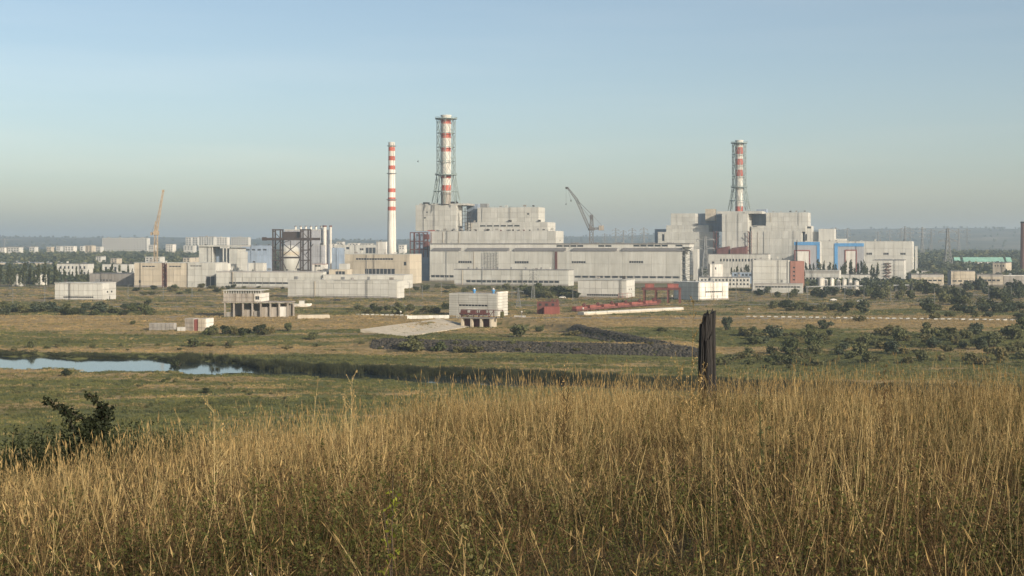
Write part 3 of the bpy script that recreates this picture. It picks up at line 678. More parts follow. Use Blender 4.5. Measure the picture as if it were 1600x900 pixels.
simple('long_low_hall', 'long low concrete hall with dark slit windows left of the green roofs', 1424, 1474, 429, 1215, 'conc_tan', 6, [0, 3, 5.6, 8], wins=seg(1427, 1472, 6, 0.75, 437, 439.3), depth=18, yaw=8, cop='roofing')
simple('long_low_hall', 'taller middle section of the low halls under the large pylon', 1486, 1523, 424, 1235, 'conc_tan', 5, 4, wins=seg(1487, 1522, 4, 0.7, 438, 440), depth=18, yaw=8, cop='roofing')
simple('long_low_hall', 'long low concrete hall with slit windows below the tan house', 1527, 1567, 429, 1235, 'conc_tan', 5, [0, 3, 5.6, 8], wins=seg(1529, 1563, 5, 0.75, 437, 439.3), end=1571, yaw=14, cop='roofing')
simple('white_shed', 'long shed with thin white roof edge at the right border', 1568, 1625, 431, 1260, 'conc_dark', 6, 2, depth=14, yaw=4, cop='white_paint')
for i, (a, c_, lab) in enumerate(((1493, 1500, 'narrow tall green-clad shed, leftmost of the green roofs'), (1507, 1521, 'green-roofed shed, second from the left'), (1522.5, 1540, 'green-roofed shed in the middle of the row'), (1542, 1568, 'longest green-roofed shed behind the tan house'), (1574, 1580, 'narrow green shed, rightmost of the green roofs'))):
    b = Bld('green_roofed_shed', lab, 'building', (a + c_) / 2, 1900, 6, 'green-roofed sheds at the right'); k = b.blk(a, c_, 409, None, 0, depth=14, mat='conc_white'); k.front(max(1, int((c_ - a) / 6)), rows=2, wins=seg(a + 1, c_ - 1, max(1, int((c_ - a) / 5)), 0.4, 410.5, 413)); k.end(1, 1)
    hh = (409 - 402) * 1900 / F
    MB().add([(-1, -1, k.H), (k.W + 1, -1, k.H), (k.W + 1, k.dp + 1, k.H), (-1, k.dp + 1, k.H), (-1, k.dp * .5, k.H + hh), (k.W + 1, k.dp * .5, k.H + hh)], [(0, 1, 5, 4), (2, 3, 4, 5), (0, 4, 3), (1, 2, 5), (0, 3, 2, 1)]).build('roof', 'green_roof', k.o)
simple('tan_house', 'tan house with bright white end wall in front of the green roofs', 1551, 1571, 411, 1500, 'conc_tan', 3, 3, wins=seg(1553, 1570, 4, .4, 414, 416.5), end=1580, yaw=26, cop='roofing')
t = thing('brick_chimney', 'dark brick chimney cut by the right edge of the picture', 'chimney', ((1600 - CX) / F * 1600, 1600, 0)); sq = 1600 / F
MB().lathe(0, 0, [(4.3, -0.5), (3.5, CZ + (385 - 347) * sq)], 24).build('shaft', 'brick_dark', t)
MB().lathe(0, 0, [(3.3, CZ + 26.5), (3.9, CZ + 26.5), (3.9, CZ + 28.2), (2.8, CZ + 28.2), (2.8, CZ + 26)], 24, cap=False).build('rim', 'steel_dark', t)

# --- left half: long halls near the lake
b, k = simple('panel_hall', 'small pale hall with one low dark window strip alone at far left', 86, 160, 443, 893, 'conc_white', 10, [0, 2.0, 3.4, 6.5, 10.6], wins=[(99, 146, 463.3, 465.4, 16)], end=180.5, endwins=[(0.3, 0.42, 0.45, 0.55, 1), (0.62, 0.74, 0.45, 0.55, 1), (0.48, 0.56, 0.02, 0.25, 1)], yaw=8, cop='conc_white')
b, k = simple('panel_hall', 'long pale panel hall with a low dark window strip left of the pump house', 450, 620, 439, 935, 'conc_white', 14, [0, 1.2, 2.6, 6.4, 10, 12.4], wins=[(463.5, 608, 462.6, 465, 26)], end=631, yaw=17, cop='conc')
b, k = simple('panel_hall', 'pale panel hall with two tiny windows in its end wall left of the rusty gantry', 903, 978, 438, 935, 'conc_white', 8, [0, 1.6, 2.8, 6.6, 11.6], wins=[(917, 966, 460, 462, 14)], end=991, endwins=[(0.3, 0.4, 0.45, 0.53, 1), (0.55, 0.65, 0.45, 0.53, 1)], yaw=19, cop='conc')
b, k = simple('long_hall', 'very long low grey hall with a ribbon of dark windows behind the panel hall', 338, 505, 424.5, 1150, 'conc', 12, [0, 2, 4.2, 9, 13], wins=seg(357.5, 452, 9, 0.92, 441, 443.6), depth=26, yaw=10)
k2 = b.blk(505, 630, 430, None, -2, depth=30, mat='conc_white'); k2.front(9, rows=3); k2.end(2, 3); k2.coping('conc_white', .4, .3)
k3 = b.blk(514, 542, 421, 430.5, 6, depth=14, mat='conc_tan'); k3.front(2, rows=1, wins=[(524, 539, 424, 429.5, 3)]); k3.end(1, 1)
k4 = b.blk(530, 541, 412, 422, 12, depth=10, mat='conc'); k4.front(1, rows=1); k4.end(1, 1)
b, k = simple('machine_hall', 'tan-grey hall with one long slit window at the foot of the striped chimney', 539, 640, 397.5, 1290, 'conc_tan', 8, 4, wins=[(556, 614.5, 403.5, 406, 14), (570, 617, 420, 430, 8), (631, 635, 409, 414.5, 1)], depth=30, yaw=YAW, cop='conc')
b, k = simple('workshop_hall', 'tan workshop hall with red ladder tower and large dark door left of centre', 210, 253, 411, 1180, 'conc_tan', 3, 4, wins=[(222, 242, 415.5, 417, 4), (217, 220, 438, 442, 1)], depth=26, yaw=10, cop='conc')
k2 = b.blk(261, 293, 411, None, 0, depth=26, mat='conc_tan'); k2.front(3, rows=4, wins=[(264, 283, 415.5, 417, 4)]); k2.coping('conc', .4, .35)
k3 = b.blk(293.2, 337, 411, None, -1.0, depth=26, mat='conc'); k3.front(4, rows=4, wins=[(297, 315, 415, 416.2, 4), (321.7, 336, 432, 447, 2)]); k3.end(2, 3); k3.coping('conc', .4, .35)
mb = MB(); xa_, xb_ = b.pt(254, 400)[0], b.pt(260.5, 400)[0]; hh = k.H
for xx in (xa_, xb_): mb.bar((xx, 0, 0), (xx, 0, hh), 0.35); mb.bar((xx, 4, 0), (xx, 4, hh), 0.35)
for j in range(7): mb.bar((xa_ if j % 2 else xb_, 0, hh * j / 7), (xb_ if j % 2 else xa_, 0, hh * (j + 1) / 7), 0.3); mb.box(xa_, xb_, 0, 4, hh * (j + 1) / 7 - .15, hh * (j + 1) / 7)
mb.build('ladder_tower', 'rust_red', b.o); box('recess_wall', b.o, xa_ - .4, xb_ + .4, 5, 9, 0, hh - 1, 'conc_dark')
simple('white_annex', 'small white annex at the right end of the tan workshop hall', 338, 352, 411.5, 1250, 'white_paint', 2, 2, depth=12, yaw=10)
b, k = simple('grey_block', 'tall grey block with overhanging roof slab behind the workshop hall', 311, 329, 384, 1500, 'conc', 2, 4, depth=26, yaw=10)
k2 = b.blk(358, 371, 387, None, 2, depth=24, mat='conc'); k2.front(2, rows=5); k2.end(2, 5)
k3 = b.blk(371, 376, 393, None, 3, depth=20, mat='conc_white'); k3.front(1, rows=4); k3.end(1, 4)
k4 = b.blk(329, 358, 388, None, 14, depth=12, mat='blue_grey_and_shade'); k4.front(3, rows=3)  # set-back wall with its shade put into the colour
k5 = b.blk(311, 376.5, 383, 385.5, -1.5, depth=30, mat='conc', name='roof_slab'); k5.front(5, rows=1)
for px in (332, 349, 354): MB().bar((b.pt(px, 400)[0], 0, 0), (b.pt(px, 400)[0], 0, b.pt(px, 386)[1]), 0.7).build('column', 'conc_white', b.o)
simple('shade_tinted_shed', 'wide shed in painted blue-grey shade left of the dark steel frame', 378, 424, 384, 1750, 'blue_grey_and_shade', 5, 3, wins=seg(383, 418, 4, .6, 389, 391.5), depth=20, yaw=-8, cop='blue_grey_and_shade')  # shade on the shed is put into its blue-grey colour
simple('white_hut', 'small pale flat-roofed hut left of the foot of the dark steel frame', 388, 411, 411.5, 1330, 'conc_white', 3, 2, depth=10, yaw=8, cop='conc_white')

# --- dark steel frame and the pale silo block behind it
D = 1420; s_ = D / F
fx = lambda px: (px - 455) * s_; fz = lambda py: CZ - (py - HY) * s_
t = thing('steel_frame', 'dark open steel portal frame with cantilever beam in front of the row of white flues', 'frame', ((455 - CX) * s_, D, 0), R(-6))
for (a, c_) in ((424.5, 439), (469, 483.5)):
    mb = MB(); x0, x1 = fx(a), fx(c_); zt = fz(358)
    for xx in (x0 + .8, x1 - .8):
        for yy_ in (0, 9): mb.box(xx - 0.65, xx + 0.65, yy_ - .65, yy_ + .65, -0.5, zt)
    nz = 5
    for j in range(nz):
        za, zb_ = zt * j / nz, zt * (j + 1) / nz
        mb.bar((x0, -.2, za), (x1, -.2, zb_), 0.4) if j % 2 else mb.bar((x1, -.2, za), (x0, -.2, zb_), 0.4); mb.box(x0, x1, -0.6, 0.6, zb_ - 1.2, zb_ - 0.02); mb.box(x0, x1, 8.4, 9.6, zb_ - 1.2, zb_ - .02)
    mb.build('tower', 'frame_brown', t)
mb = MB(); mb.box(fx(409), fx(501), -1.6, 1.6, fz(375.5), fz(371.5)); mb.box(fx(409), fx(415), -1.8, 1.8, fz(376), fz(370.5)); mb.box(fx(440), fx(468.5), 3, 8, fz(374.5), fz(362)); mb.build('cantilever_beam', 'frame_brown', t)
mb = MB()
for p, q in (((439, 378), (469, 402)), ((469, 378), (439, 402)), ((439, 404), (447, 421)), ((469, 404), (462, 421)), ((454, 376), (454, 390)), ((490, 381), (478, 398)), ((439, 380), (452, 376))): mb.bar((fx(p[0]), 0, fz(p[1])), (fx(q[0]), 0, fz(q[1])), .5)
mb.box(fx(437), fx(470), -.8, .8, fz(403.5), fz(401)); mb.build('brace', 'frame_brown', t)
b = Bld('flue_block', 'grey block topped by a row of white flues behind the dark steel frame', 'building', 475, 1560, 12)
k = b.blk(445, 501, 360, None, 0, depth=26, mat='grey_panel'); k.front(8, rows=6); k.end(2, 5); k.coping('conc_white', 1.0, .4)
for px in (459, 467, 475, 483, 491, 499): MB().lathe(b.pt(px, 400)[0], 6, [(1.1, b.pt(px, 366)[1]), (1.1, b.pt(px, 353)[1])], 12).build('flue', 'white_paint', b.o); MB().lathe(b.pt(px, 400)[0], 6, [(1.4, b.pt(px, 354)[1]), (1.4, b.pt(px, 352.6)[1])], 12).build('flue_cap', 'roofing', b.o)
for a, c_ in ((503.5, 509), (514, 517.4)): 
    x0, x1 = b.pt(a, 400, -2)[0], b.pt(c_, 400, -2)[0]; MB().lathe((x0 + x1) / 2, 0, [((x1 - x0) / 2, 0), ((x1 - x0) / 2, b.pt(a, 353)[1])], 20).build('flue', 'white_paint', b.o)
    MB().lathe((x0 + x1) / 2, 0, [((x1 - x0) / 2 + .3, b.pt(a, 354.5)[1]), ((x1 - x0) / 2 + .3, b.pt(a, 352.3)[1])], 20).build('flue_cap', 'rust_red', b.o)
simple('grey_tower_block', 'grey windowless block right of the dark steel frame', 488, 505, 383.5, 1480, 'grey_panel', 2, 6, end=508, yaw=12, cop='conc')
t = thing('storage_silo', 'squat pale domed silo seen through the legs of the dark steel frame', 'silo', ((452 - CX) / F * 1500, 1500, 0)); z_ = lambda py: CZ - (py - HY) * 1500 / F
MB().lathe(0, 0, [(10.5, -.5), (10.5, z_(389)), (9, z_(385.5)), (5.5, z_(383.5)), (0.2, z_(382.6))], 28).build('shell', 'conc', t, smooth=True)
MB().lathe(0, 0, [(10.7, z_(399)), (10.7, z_(393))], 28, cap=False).build('band', 'conc_tan', t); MB().lathe(0, 0, [(10.9, z_(403.5)), (10.9, z_(402.5))], 28, cap=False).build('walkway', 'steel_dark', t)
simple('white_hut', 'white hut with red trim at the right foot of the dark steel frame', 488, 507, 413, 1330, 'white_paint', 3, 2, wins=[(492, 501, 414.3, 416.6, 2)], depth=10, yaw=10, cop='red_paint')
simple('shade_tinted_shed', 'tall shed in painted blue-grey shade right of the white flues', 511, 538, 387, 1640, 'blue_grey_and_shade', 3, 4, depth=20, yaw=-10)  # shaded side painted blue-grey, shade included in the colour
b, k = simple('town_store', 'long cream building with dark windows left of the chimney foot', 523, 588, 383, 1900, 'conc_white', 8, 3, wins=[(541, 546, 386, 389.5, 1), (562, 568, 388, 391, 2), (571, 587, 387, 396, 3)] + seg(526, 540, 4, .4, 390, 392), depth=20, yaw=10, cop='conc_white')
simple('white_cube', 'plain white tall cube building just left of the striped chimney', 588, 603, 378, 1850, 'white_paint', 2, 4, end=605, yaw=20, cop='conc_white')

# --- left edge buildings among poplars
simple('long_store', 'long cream store house behind the poplars at far left', 89, 137, 412.5, 1420, 'conc_white', 7, 4, wins=seg(92, 135, 7, .4, 416, 420) + seg(92, 135, 7, .4, 425, 429), depth=14, yaw=8, cop='roofing')
simple('low_grey_hall', 'low dark-roofed grey hall left of the tan workshop hall', 140, 209, 428, 1230, 'conc_dark', 7, 2, wins=[(150, 175, 437, 438.5, 5)], depth=30, yaw=12, cop='roofing')
simple('low_grey_hall', 'pale hall with stepped front between poplars behind the low grey hall', 160, 206, 413, 1500, 'conc_white', 5, 3, wins=seg(162, 184, 3, .45, 417, 424), depth=14, yaw=8)
simple('white_hut', 'small white hut low between the leftmost poplars', 20, 32, 431.5, 1200, 'conc_white', 2, 2, wins=[(23, 25, 434, 437, 1)], depth=9, yaw=6, cop='conc_white')
simple('white_hut', 'white hut right of the leftmost poplars beside the store house', 55, 66, 429.5, 1240, 'white_paint', 2, 2, wins=[(58, 60, 433, 436, 1)], depth=9, yaw=6, cop='conc_white')
simple('blue_roofed_shed', 'long shed with thin pale blue roof at the left border', -20, 90, 410.5, 1950, 'conc_tan', 10, 2, depth=16, yaw=4, cop='blue_grey_and_shade')

# --- pump house, sluice, gantry
b = Bld('pump_house', 'square pale panelled pump house with blue roof ventilators above the red sluice gates', 'building', 740, 690, 22)
k = b.blk(702, 777, 458.5, None, 0, end=792.5, mat='conc')
k.front(5, rows=10, wins=[(717, 762, 476, 478.4, 9), (717, 762, 489.3, 492.5, 6)]); k.end(2, 8, mat='conc_white')  # sunlit end: its extra brightness is put in as paler concrete
box('parapet', k.o, k.W - .2, k.W + .5, -.45, k.dp, k.H + .02, k.H + .9, 'white_paint')
for px in (736, 766):
    MB().lathe(k.u(px), 4, [(.5, k.H), (.5, k.H + .9), (.85, k.H + 1.0), (.85, k.H + 1.7), (.3, k.H + 2.0)], 14).build('roof_ventilator', 'blue_paint', k.o)
    MB().lathe(k.u(px), 4, [(.6, k.H + 1.95), (.45, k.H + 2.5), (.05, k.H + 2.7)], 12).build('ventilator_cap', 'white_paint', k.o)
# the sluice in front of it
b = Bld('sluice_gate', 'maroon sluice gate frame with pale concrete piers in front of the pump house', 'sluice', 745, 645, 18)
Zs = lambda px, py: b.pt(px, py)[1]; Xs = lambda px: b.pt(px, 400)[0]
for px in (723.3, 738, 752.8, 768): 
    MB().box(Xs(px) - .45, Xs(px) + .45, -1.5, 6, Zs(px, 514) - 1, Zs(px, 497.5)).build('pier', 'conc_tan', b.o)
for (a, c_) in ((724.5, 736.6), (739.4, 751.4), (754.4, 766.4)): MB().box(Xs(a), Xs(c_), 1.2, 2.0, Zs(a, 514) - 1, Zs(a, 498)).build('gate_leaf', 'maroon', b.o)
MB().box(Xs(718), Xs(772), -1.8, 6.2, Zs(740, 497.3), Zs(740, 496)).build('deck', 'conc_dark', b.o)
mb = MB(); mb.box(Xs(717), Xs(763), .5, 2.5, Zs(740, 491.5), Zs(740, 489)); mb.box(Xs(719), Xs(784), 1, 2, Zs(740, 484.8), Zs(740, 483.8))
for px in (719, 728, 738, 746, 753, 762, 770, 784): mb.bar((Xs(px), 1.5, Zs(740, 496.5)), (Xs(px), 1.5, Zs(740, 484)), 0.22)
for px in (723, 738, 753): mb.box(Xs(px) - 1.2, Xs(px) + 1.2, .4, 2.8, Zs(740, 489), Zs(740, 485.2))
for p, q in ((719, 728), (728, 738), (746, 753), (762, 770)): mb.bar((Xs(p), 1.5, Zs(740, 496)), (Xs(q), 1.5, Zs(740, 485)), 0.16)
mb.build('gate_frame', 'maroon', b.o)
mb = MB(); cxw, czw, rw = Xs(717), Zs(717, 494.5), 0.95
for i in range(16): a_, c_ = i * math.pi / 8, (i + 1) * math.pi / 8; mb.bar((cxw + rw * math.cos(a_), -.5, czw + rw * math.sin(a_)), (cxw + rw * math.cos(c_), -.5, czw + rw * math.sin(c_)), .13)
for i in range(4): a_ = i * math.pi / 4; mb.bar((cxw - rw * math.cos(a_), -.5, czw - rw * math.sin(a_)), (cxw + rw * math.cos(a_), -.5, czw + rw * math.sin(a_)), .08)
mb.build('hand_wheel', 'conc', b.o)
MB().box(Xs(781), Xs(785), .5, 2.5, Zs(783, 496.5), Zs(783, 487)).build('control_box', 'leaf_olive', b.o)
# sloped concrete slabs of the channel bank
t = thing('concrete_apron', 'sloping bare concrete bank beside the sluice gates', 'apron', (0, 0, 0))
A_, B_ = Vector((-62, 574)), Vector((-33.5, 659)); nn = Vector((.947, -.318))
for i in range(5):
    for j in range(3):
        q = []
        for (f_, w_) in ((i, j), (i + 1, j), (i + 1, j + 1), (i, j + 1)):
            p = A_.lerp(B_, (f_ + (.02 if f_ == i else -.02)) / 5) + nn * ((w_ + (.012 if w_ == j else -.012)) * 17.5 / 3); q.append(Vector((p.x, p.y, -0.1 - 3.0 * float(ss(-2, 17, w_ * 17.5 / 3)) + .42)))
        lo = [p - Vector((0, 0, 1.2)) for p in q]
        MB().add(q + lo, [(0, 3, 2, 1), (4, 5, 6, 7), (0, 1, 5, 4), (1, 2, 6, 5), (2, 3, 7, 6), (3, 0, 4, 7)]).build('slab', 'conc_tan', t)
def lowwall(label, p0, p1, h, mat, n=8):
    x0, y0, z0_ = hit(*p0); x1, y1, z1_ = hit(*p1); L = math.hypot(x1 - x0, y1 - y0)
    t = thing('low_wall', label, 'wall', (x0, y0, z0_ - .1), math.atan2(y1 - y0, x1 - x0)); MB().box(0, L, .05, .3, 0, h - .1).build('core', 'joint', t)
    for i in range(n): MB().box(L * i / n + .06, L * (i + 1) / n - .06, 0, .35, 0.02, h).build('wall_slab', mat, t)
lowwall('low pale concrete wall running left from the pump house', (636, 498.5), (702, 497.5), 1.7, 'conc_white')
lowwall('short pale wall stub right of the pump house', (803, 495.5), (821, 496), 0.9, 'white_paint', 3)

# rust-red equipment on the canal edge
t = thing('red_engine_house', 'two-part red steel engine house with roof railing left of the red gate row', 'engine house', hit(838, 491), R(-8)); s_ = t.location.y / F
MB().box(0, 33 * s_, 3, 9, 0, 19 * s_).build('upper_housing', 'rust_red', t); MB().box(12 * s_, 36 * s_, 0, 2.9, 0, 11.5 * s_).build('front_housing', 'red_paint', t)
mb = MB()
for i in range(8): mb.bar((i * 4.7 * s_, 3.1, 19 * s_), (i * 4.7 * s_, 3.1, 23 * s_), .1)
for z in (20.6, 22.9): mb.bar((0, 3.1, z * s_), (33 * s_, 3.1, z * s_), .09)
mb.box(22 * s_, 25 * s_, 4, 7, 19 * s_, 22.5 * s_); mb.box(29 * s_, 33 * s_, 4, 7, 19 * s_, 22 * s_); mb.build('railing', 'rust_red', t)
for i in range(3): box('window', t, (3 + 10 * i) * s_, (7 + 10 * i) * s_, 2.86, 2.98, 13 * s_, 16.5 * s_, 'glass_dark')
for i in range(6):
    p0 = hit(901 + 21.7 * i, 487.5 - 1.7 * i); p1 = hit(901 + 21.7 * (i + 1), 487.5 - 1.7 * (i + 1)); L = math.hypot(p1[0] - p0[0], p1[1] - p0[1]) * .97
    t = thing('red_gate_carriage', ['leftmost', 'second', 'third', 'fourth', 'fifth', 'rightmost'][i] + ' of the six red hoist carriages in the row along the canal edge', 'hoist', p0, math.atan2(p1[1] - p0[1], p1[0] - p0[0]), 'red hoist carriages in a row'); s_ = p0[1] / F
    MB().box(.1, L, 0, 3.2, 1.6 * s_, 4.6 * s_).build('lower_beam', 'rust_red', t); MB().box(.3, L * .5, .4, 2.8, 4.65 * s_, (8.4 + .5 * (i % 2)) * s_).box(L * .52, L * .9, .8, 2.4, 4.65 * s_, 6.8 * s_).build('housing', 'red_paint', t)
    mb = MB(); c0 = L * .72; rr = 4.2 * s_
    for j in range(8):
        a_, c_ = math.pi * j / 8, math.pi * (j + 1) / 8; mb.bar((c0 + rr * math.cos(a_), 1.5, 6.4 * s_ + 1.15 * rr * math.sin(a_)), (c0 + rr * math.cos(c_), 1.5, 6.4 * s_ + 1.15 * rr * math.sin(c_)), .5)
    mb.box(c0 - .5, c0 + .5, .8, 2.2, 6.9 * s_, 9.6 * s_); mb.build('hoist_arch', 'maroon', t)
    for q in (.15, .85): MB().lathe(L * q, 1.6, [(.5, -.2), (.5, .35)], 10).build('wheel_block', 'maroon', t)
p0, p1 = hit(912, 492.5), hit(1068, 484.5); L = math.hypot(p1[0] - p0[0], p1[1] - p0[1])
t = thing('canal_beam', 'long pale concrete beam lying in front of the red hoist carriages', 'beam', p0, math.atan2(p1[1] - p0[1], p1[0] - p0[0]))
for i in range(9): MB().box(L * i / 9 + .1, L * (i + 1) / 9 - .1, 0, 4, 0, 1.5).build('beam_segment', 'conc_white' if i > 3 else 'conc', t); MB().box(L * i / 9 + .1, L * (i + 1) / 9 - .1, -.25, -.02, 0, .8).build('edge_strip', 'conc_tan', t)
p = hit(1006, 474); s_ = p[1] / F
t = thing('gantry_crane', 'rust-red gantry on four legs with two red winch houses right of the panel hall', 'gantry', p, R(-4))
for q in (0, 18, 37, 55): 
    mb = MB(); mb.bar((q * s_, 0, 0), (q * s_, 0, 24 * s_), .55); mb.bar((q * s_ + 1, 6, 0), (q * s_ + 1, 6, 24 * s_), .45); mb.bar((q * s_, 0, 12 * s_), (q * s_ + 1, 6, 24 * s_), .25); mb.build('leg', 'rust_red', t)
mb = MB(); mb.box(-3 * s_, 58 * s_, -.5, 1, 21 * s_, 24.5 * s_); mb.box(-3 * s_, 58 * s_, 5.4, 6.6, 21 * s_, 24.5 * s_); mb.build('girder', 'maroon', t)
for q0, q1 in ((2, 16), (37, 54)): MB().box(q0 * s_, q1 * s_, .2, 6, 24.6 * s_, 30 * s_).box(q0 * s_ - .2, q1 * s_ + .2, 0, 6.2, 30.01 * s_, 30.6 * s_).build('winch_house', 'red_paint', t)
MB().box(14 * s_, 27 * s_, 1, 5, .2, 6 * s_).box(16 * s_, 20 * s_, 1.5, 4.5, 6 * s_, 9 * s_).build('trolley', 'maroon', t)
p = hit(966, 467); s_ = p[1] / F; t = thing('red_railing', 'red pipe railing frame before the right corner of the panel hall', 'railing', p, 0); mb = MB()
for i in range(4): mb.bar((i * 7 * s_, 0, 0), (i * 7 * s_, 0, 8.5 * s_), .16)
mb.build('post', 'red_paint', t); MB().bar((0, 0, 8.4 * s_), (21 * s_, 0, 8.4 * s_), .14).bar((0, 0, 4.4 * s_), (21 * s_, 0, 4.4 * s_), .12).build('rail', 'red_paint', t)

# ruin on posts, brick shelter, slab heaps, boat
b = Bld('post_ruin', 'unfinished concrete building on posts with a row of slots under its roof', 'ruin', 398, hit(398, 495)[1], 6)
zz = lambda py: b.pt(398, py)[1]; xx = lambda px: b.pt(px, 400)[0]
k = b.blk(349, 397, 458.5, 471.5, 0, depth=14, mat='soot_conc', name='upper_wall'); k.front(5, rows=2)
k = b.blk(397.3, 407, 458.5, 471.5, -.3, depth=14, mat='white_paint', name='upper_wall'); k.front(2, rows=2, wins=[(399, 405, 463, 468, 2)]); k.end(2, 2)
MB().box(xx(348.5), xx(407.8), -.6, 14.4, zz(454.2), zz(453.2)).build('roof_slab', 'conc', b.o)
for i in range(16): box('slot_post', b.o, xx(349 + i * 3.85), xx(350.2 + i * 3.85), 0, .5, zz(458.4), zz(454.3), 'conc')
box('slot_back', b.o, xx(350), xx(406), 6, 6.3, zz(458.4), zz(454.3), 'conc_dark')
MB().box(xx(348), xx(452), -1.2, 12, zz(473.2), zz(471.8)).build('deck', 'soot_conc', b.o)
for px in (352, 366, 380, 395, 408, 423, 437, 450): MB().box(xx(px) - .35, xx(px) + .35, -.9, -.2, -.5, zz(473.3)).box(xx(px) - .35, xx(px) + .35, 10, 10.7, -.5, zz(473.3)).build('post', 'soot_conc', b.o)
MB().box(xx(408.5), xx(436), .2, 2.5, -.5, zz(480)).build('infill_wall', 'soot_conc', b.o); MB().box(xx(378), xx(395), .2, 2.5, -.5, zz(484)).build('infill_wall', 'soot_conc', b.o)
MB().box(xx(353), xx(365), .6, 2.5, -.5, zz(488)).build('infill_wall', 'conc_dark', b.o); MB().box(xx(396), xx(407), .8, 2.5, -.5, zz(486)).build('infill_wall', 'conc_dark', b.o)
MB().box(xx(438), xx(447), -1.0, 1.5, -.5, zz(479)).build('infill_wall', 'white_paint', b.o); MB().box(xx(350), xx(450), 11, 11.4, -.5, zz(476)).build('rear_wall', 'conc_dark', b.o)
b = Bld('bunker_hut', 'half-ruined concrete hut with a dark red door on the dry field', 'hut', 310, hit(310, 517.5)[1], 16)
k = b.blk(289, 303, 497.5, None, 0, depth=5, mat='soot_conc'); k.front(1, rows=3); k = b.blk(303.4, 309.3, 499, None, -.1, depth=3.5, mat='red_paint', name='door', core='red_paint'); k = b.blk(309.7, 321, 497.5, None, 0, end=333, mat='conc_tan'); k.front(2, rows=3); k.end(2, 3, mat='white_paint')
b = Bld('ruin_wall', 'low broken grey wall left of the hut with the red door', 'wall', 252, hit(252, 516)[1], 6); k = b.blk(233, 272, 505, None, 0, depth=3, mat='conc_dark'); k.front(6, rows=2); k = b.blk(277, 289, 511, None, -3, depth=2, mat='conc_white'); k.front(2, rows=1)
t = thing('concrete_slab', 'long pale concrete slab lying on the bank left of the marker blocks', 'slab', hit(465, 498), R(10)); s_ = t.location.y / F; MB().box(0, 50 * s_, 0, 3, 0, 1.5).box(0.4, 50 * s_ - .4, .3, 2.7, 1.5, 1.75).build('slab', 'conc_tan', t)
p = hit(453, 479.5); s_ = p[1] / F; t = thing('old_boat', 'pale old boat hull with small cabin lying on the ground beside the post ruin', 'boat', p, R(6)); L = 34 * s_
secs = [(0, .1, .9), (.12, .8, .1), (.35, 1.5, 0), (.7, 1.5, .0), (.92, .9, .3), (1, .1, 1.1)]; V = []; Fq = []
for (f_, w, z) in secs: V += [(f_ * L, -w, 1.7 + .5 * abs(f_ - .5)), (f_ * L, -w * .55, z), (f_ * L, w * .55, z), (f_ * L, w, 1.7 + .5 * abs(f_ - .5))]
for i in range(len(secs) - 1):
    for j in range(4): a, c_ = 4 * i + j, 4 * i + (j + 1) % 4; Fq.append((a, c_, c_ + 4, a + 4))
MB().add(V, Fq).build('hull', 'white_paint', t); MB().box(L * .42, L * .66, -.9, .9, 1.8, 3.3).box(L * .4, L * .68, -1.05, 1.05, 3.31, 3.45).build('cabin', 'conc_white', t)

# marker blocks along the road
def markers(p0, p1, n, label, group):
    mk = MB(); mk.add([(0, 0, 0), (1.9, 0, 0), (1.9, .5, 0), (0, .5, 0), (.12, .08, .55), (1.78, .08, .55), (1.78, .42, .55), (.12, .42, .55)], [(0, 1, 5, 4), (1, 2, 6, 5), (2, 3, 7, 6), (3, 0, 4, 7), (4, 5, 6, 7)])
    ms = mk.mesh('marker_block', 'conc')
    for i in range(n):
        f_ = (i + random.uniform(-.05, .05)) / n; x, y, z = hit(p0[0] + (p1[0] - p0[0]) * f_, p0[1] + (p1[1] - p0[1]) * f_)
        tag(put('marker_block', ms, None, (x, y, z - .05), rot=(R(random.uniform(-4, 4)), R(random.uniform(-5, 5)), R(random.uniform(-9, 9) - 4))), label, 'marker block', group)
markers((556, 492), (640, 493.5), 11, 'white marker block in the row left of the pump house', 'white marker blocks left of the pump house')
markers((1166, 495), (1600, 501), 40, 'white marker block in the row right of the charred post', 'white marker blocks on the right-hand road')

# ------------------------------------------------------------------ cranes, pylons
D = 1650; s_ = D / F; t = thing('tower_crane', 'tan luffing tower crane with steep raised jib at left above the workshop hall', 'crane', ((243 - CX) * s_, D, 0)); Z = lambda py: CZ - (py - HY) * s_; X = lambda px: (px - 243) * s_
MB().lattice((0, 0, -.5), (X(244), 0, Z(364)), 3.8, 3.4, 10, .36, .22).build('mast', 'crane_tan', t)
MB().box(X(240), X(248), -2.5, 2.5, Z(367), Z(361)).build('cab', 'crane_tan', t)
MB().lattice((X(244), 0, Z(363)), (X(254.8), 0, Z(299)), 2.8, 1.4, 16, .30, .19).build('jib', 'crane_tan', t)
MB().box(X(253.4), X(256.6), -.8, .8, Z(300), Z(296.5)).build('jib_head', 'crane_tan', t)
MB().box(X(235.5), X(244), -1.2, 1.2, Z(365.5), Z(363.5)).box(X(235.5), X(238), -1.6, 1.6, Z(367.5), Z(363)).build('counter_jib', 'crane_tan', t)
MB().lattice((X(243), 0, Z(362)), (X(243.5), 0, Z(346)), 2.6, 1.0, 4, .35, .25).build('apex_frame', 'crane_tan', t)
MB().bar((X(243.5), 0, Z(346)), (X(251.5), 0, Z(318)), .14).bar((X(243.5), 0, Z(346)), (X(237), 0, Z(363)), .14).build('pendant_rope', 'steel_dark', t)

